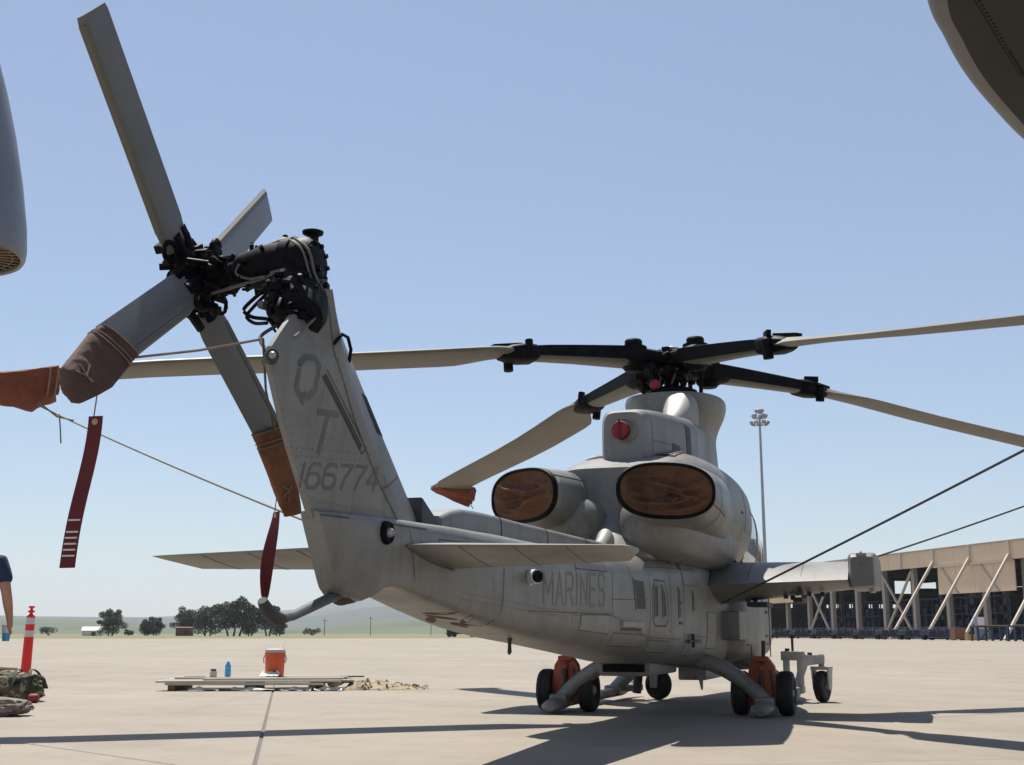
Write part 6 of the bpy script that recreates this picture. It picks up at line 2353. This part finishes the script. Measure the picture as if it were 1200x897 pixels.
for k in range(40):
    a = 2 * PI * k / 40
    if rb is None:
        rb = MB().box((.745, 0, .075), (.28, .035, .11)).build('rib', M['bronze'], na, bevel=.006)
        o = rb
    else:
        o = dup(rb, na)
    o.rotation_euler = (0, 0, a)
# pylon and a tall stand that carries the pod, both outside the picture
m = MB()
m.loft([[Vector((-.6, -.25, .9)), Vector((-.6, .25, .9)), Vector((-.6, .2, 2.3)), Vector((-.6, -.2, 2.3))], [Vector((-4.5, -.45, .6)), Vector((-4.5, .45, .6)), Vector((-4.5, .35, 2.0)), Vector((-4.5, -.35, 2.0))]])
m.build('pylon', M['nacelle'], na, bevel=.05)
m = MB()
m.tube([(-4.0, 0, .9), (-4.0, 0, -5.0)], .14, 14).lathe([(0, -5.22), (.5, -5.22), (.5, -5.1), (.2, -5.0), (0, -5.0)], Matrix.Translation((-4.0, 0, 0)), 20)
m.build('support_leg', M['galv'], na)

# rounded wing overhead at upper right
ww = thing('aircraft_wing', 'dark underside of a rounded grey wing tip in the upper right corner', 'aircraft wing', (7.6, 8.6, 0))
edge = [(1.75, 2.6), (1.85, 4.2), (2.2, 5.9), (2.641, 7.254), (2.948, 7.836), (3.299, 8.408), (3.761, 9.046), (4.238, 9.648), (4.9, 10.35), (5.8, 11.0), (6.9, 11.5), (8.2, 11.75), (14.5, 11.6)]
back = [(14.5, 2.6)]
tab = [(i, p[0], p[1]) for i, p in enumerate(edge)]
fine = [sample(tab, (len(edge) - 1) * k / 60) for k in range(61)]
WZ = 4.8
loop = [Vector((p[0], p[1], 0)) for p in fine] + [Vector((14.5, 2.6, 0))]
cen = Vector((9, 6.5, 0))
off0 = Vector(ww.location)
def inset(p, d):
    return p + (cen - p).normalized() * d
m = MB()
rings = []
for d, z in ((.16, WZ + .0), (.155, WZ + .002)):
    rings.append([inset(p, d) + Vector((0, 0, z)) - off0 for p in loop])
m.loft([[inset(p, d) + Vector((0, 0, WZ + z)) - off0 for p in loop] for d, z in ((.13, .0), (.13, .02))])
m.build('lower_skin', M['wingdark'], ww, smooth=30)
m = MB()
m.loft([[inset(p, d) + Vector((0, 0, WZ + z)) - off0 for p in loop] for d, z in ((.128, .001), (.06, .005), (.015, .03), (0, .08), (.03, .16), (.15, .24), (.6, .34), (3, .5))])
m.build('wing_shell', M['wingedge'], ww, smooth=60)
# access panel with a screwed edge
pl_ = [(2.94, 7.246), (3.43, 7.98), (3.69, 8.36), (4.9, 8.4), (5.2, 6.6), (2.4, 6.3)]
pc_ = sum((Vector((p[0], p[1], 0)) for p in pl_), Vector()) / len(pl_)
m = MB()
m.loft([[Vector((p[0], p[1], WZ + z)) - off0 for p in pl_] for z in (-.004, .004)])
m.build('panel_gap', M['black'], ww, smooth=0)
m = MB()
m.loft([[pc_.lerp(Vector((p[0], p[1], 0)), .975) + Vector((0, 0, WZ + z)) - off0 for p in pl_] for z in (-.009, .002)])
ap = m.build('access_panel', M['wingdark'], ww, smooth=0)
m = MB()
for a, c in zip(pl_, pl_[1:] + pl_[:1]):
    for k in range(14):
        p = pc_.lerp(Vector((lerp(a[0], c[0], k / 14), lerp(a[1], c[1], k / 14), 0)), .945) + Vector((0, 0, WZ - .009)) - off0
        m.lathe([(0, -.004), (.01, -.003), (.012, .001), (0, .001)], Matrix.Translation(p), 8)
m.build('screw', M['black'], ap)
m = MB().tube([(12.5 - off0.x, 6.5 - off0.y, 0.3), (12.5 - off0.x, 6.5 - off0.y, WZ)], .16, 16).lathe([(.2, -.18), (.45, -.16), (.5, 0), (.45, .16), (.2, .18)], Matrix.Translation((12.5 - off0.x, 6.5 - off0.y, .5)) @ Matrix.Rotation(PI / 2, 4, 'Y'), 24)
m.build('support_leg', M['galv'], ww)

# ------------------------------------------------------------------ haze
hz = bpy.data.meshes.new('haze')
hb = MB().box((0, 4000, 150), (10400, 9600, 302.5))
hz.from_pydata(hb.v, [], hb.f)
ho = bpy.data.objects.new('haze', hz)
COL.objects.link(ho)
hm = bpy.data.materials.new('haze')
hm.use_nodes = True
N = hm.node_tree.nodes
N.remove(N['Principled BSDF'])
pv = N.new('ShaderNodeVolumePrincipled')
pv.inputs['Color'].default_value = (.84, .92, 1.0, 1)
pv.inputs['Density'].default_value = .0001
pv.inputs['Anisotropy'].default_value = 0.1
hm.node_tree.links.new(pv.outputs[0], N['Material Output'].inputs['Volume'])
hz.materials.append(hm)
tag(ho, kind='stuff')
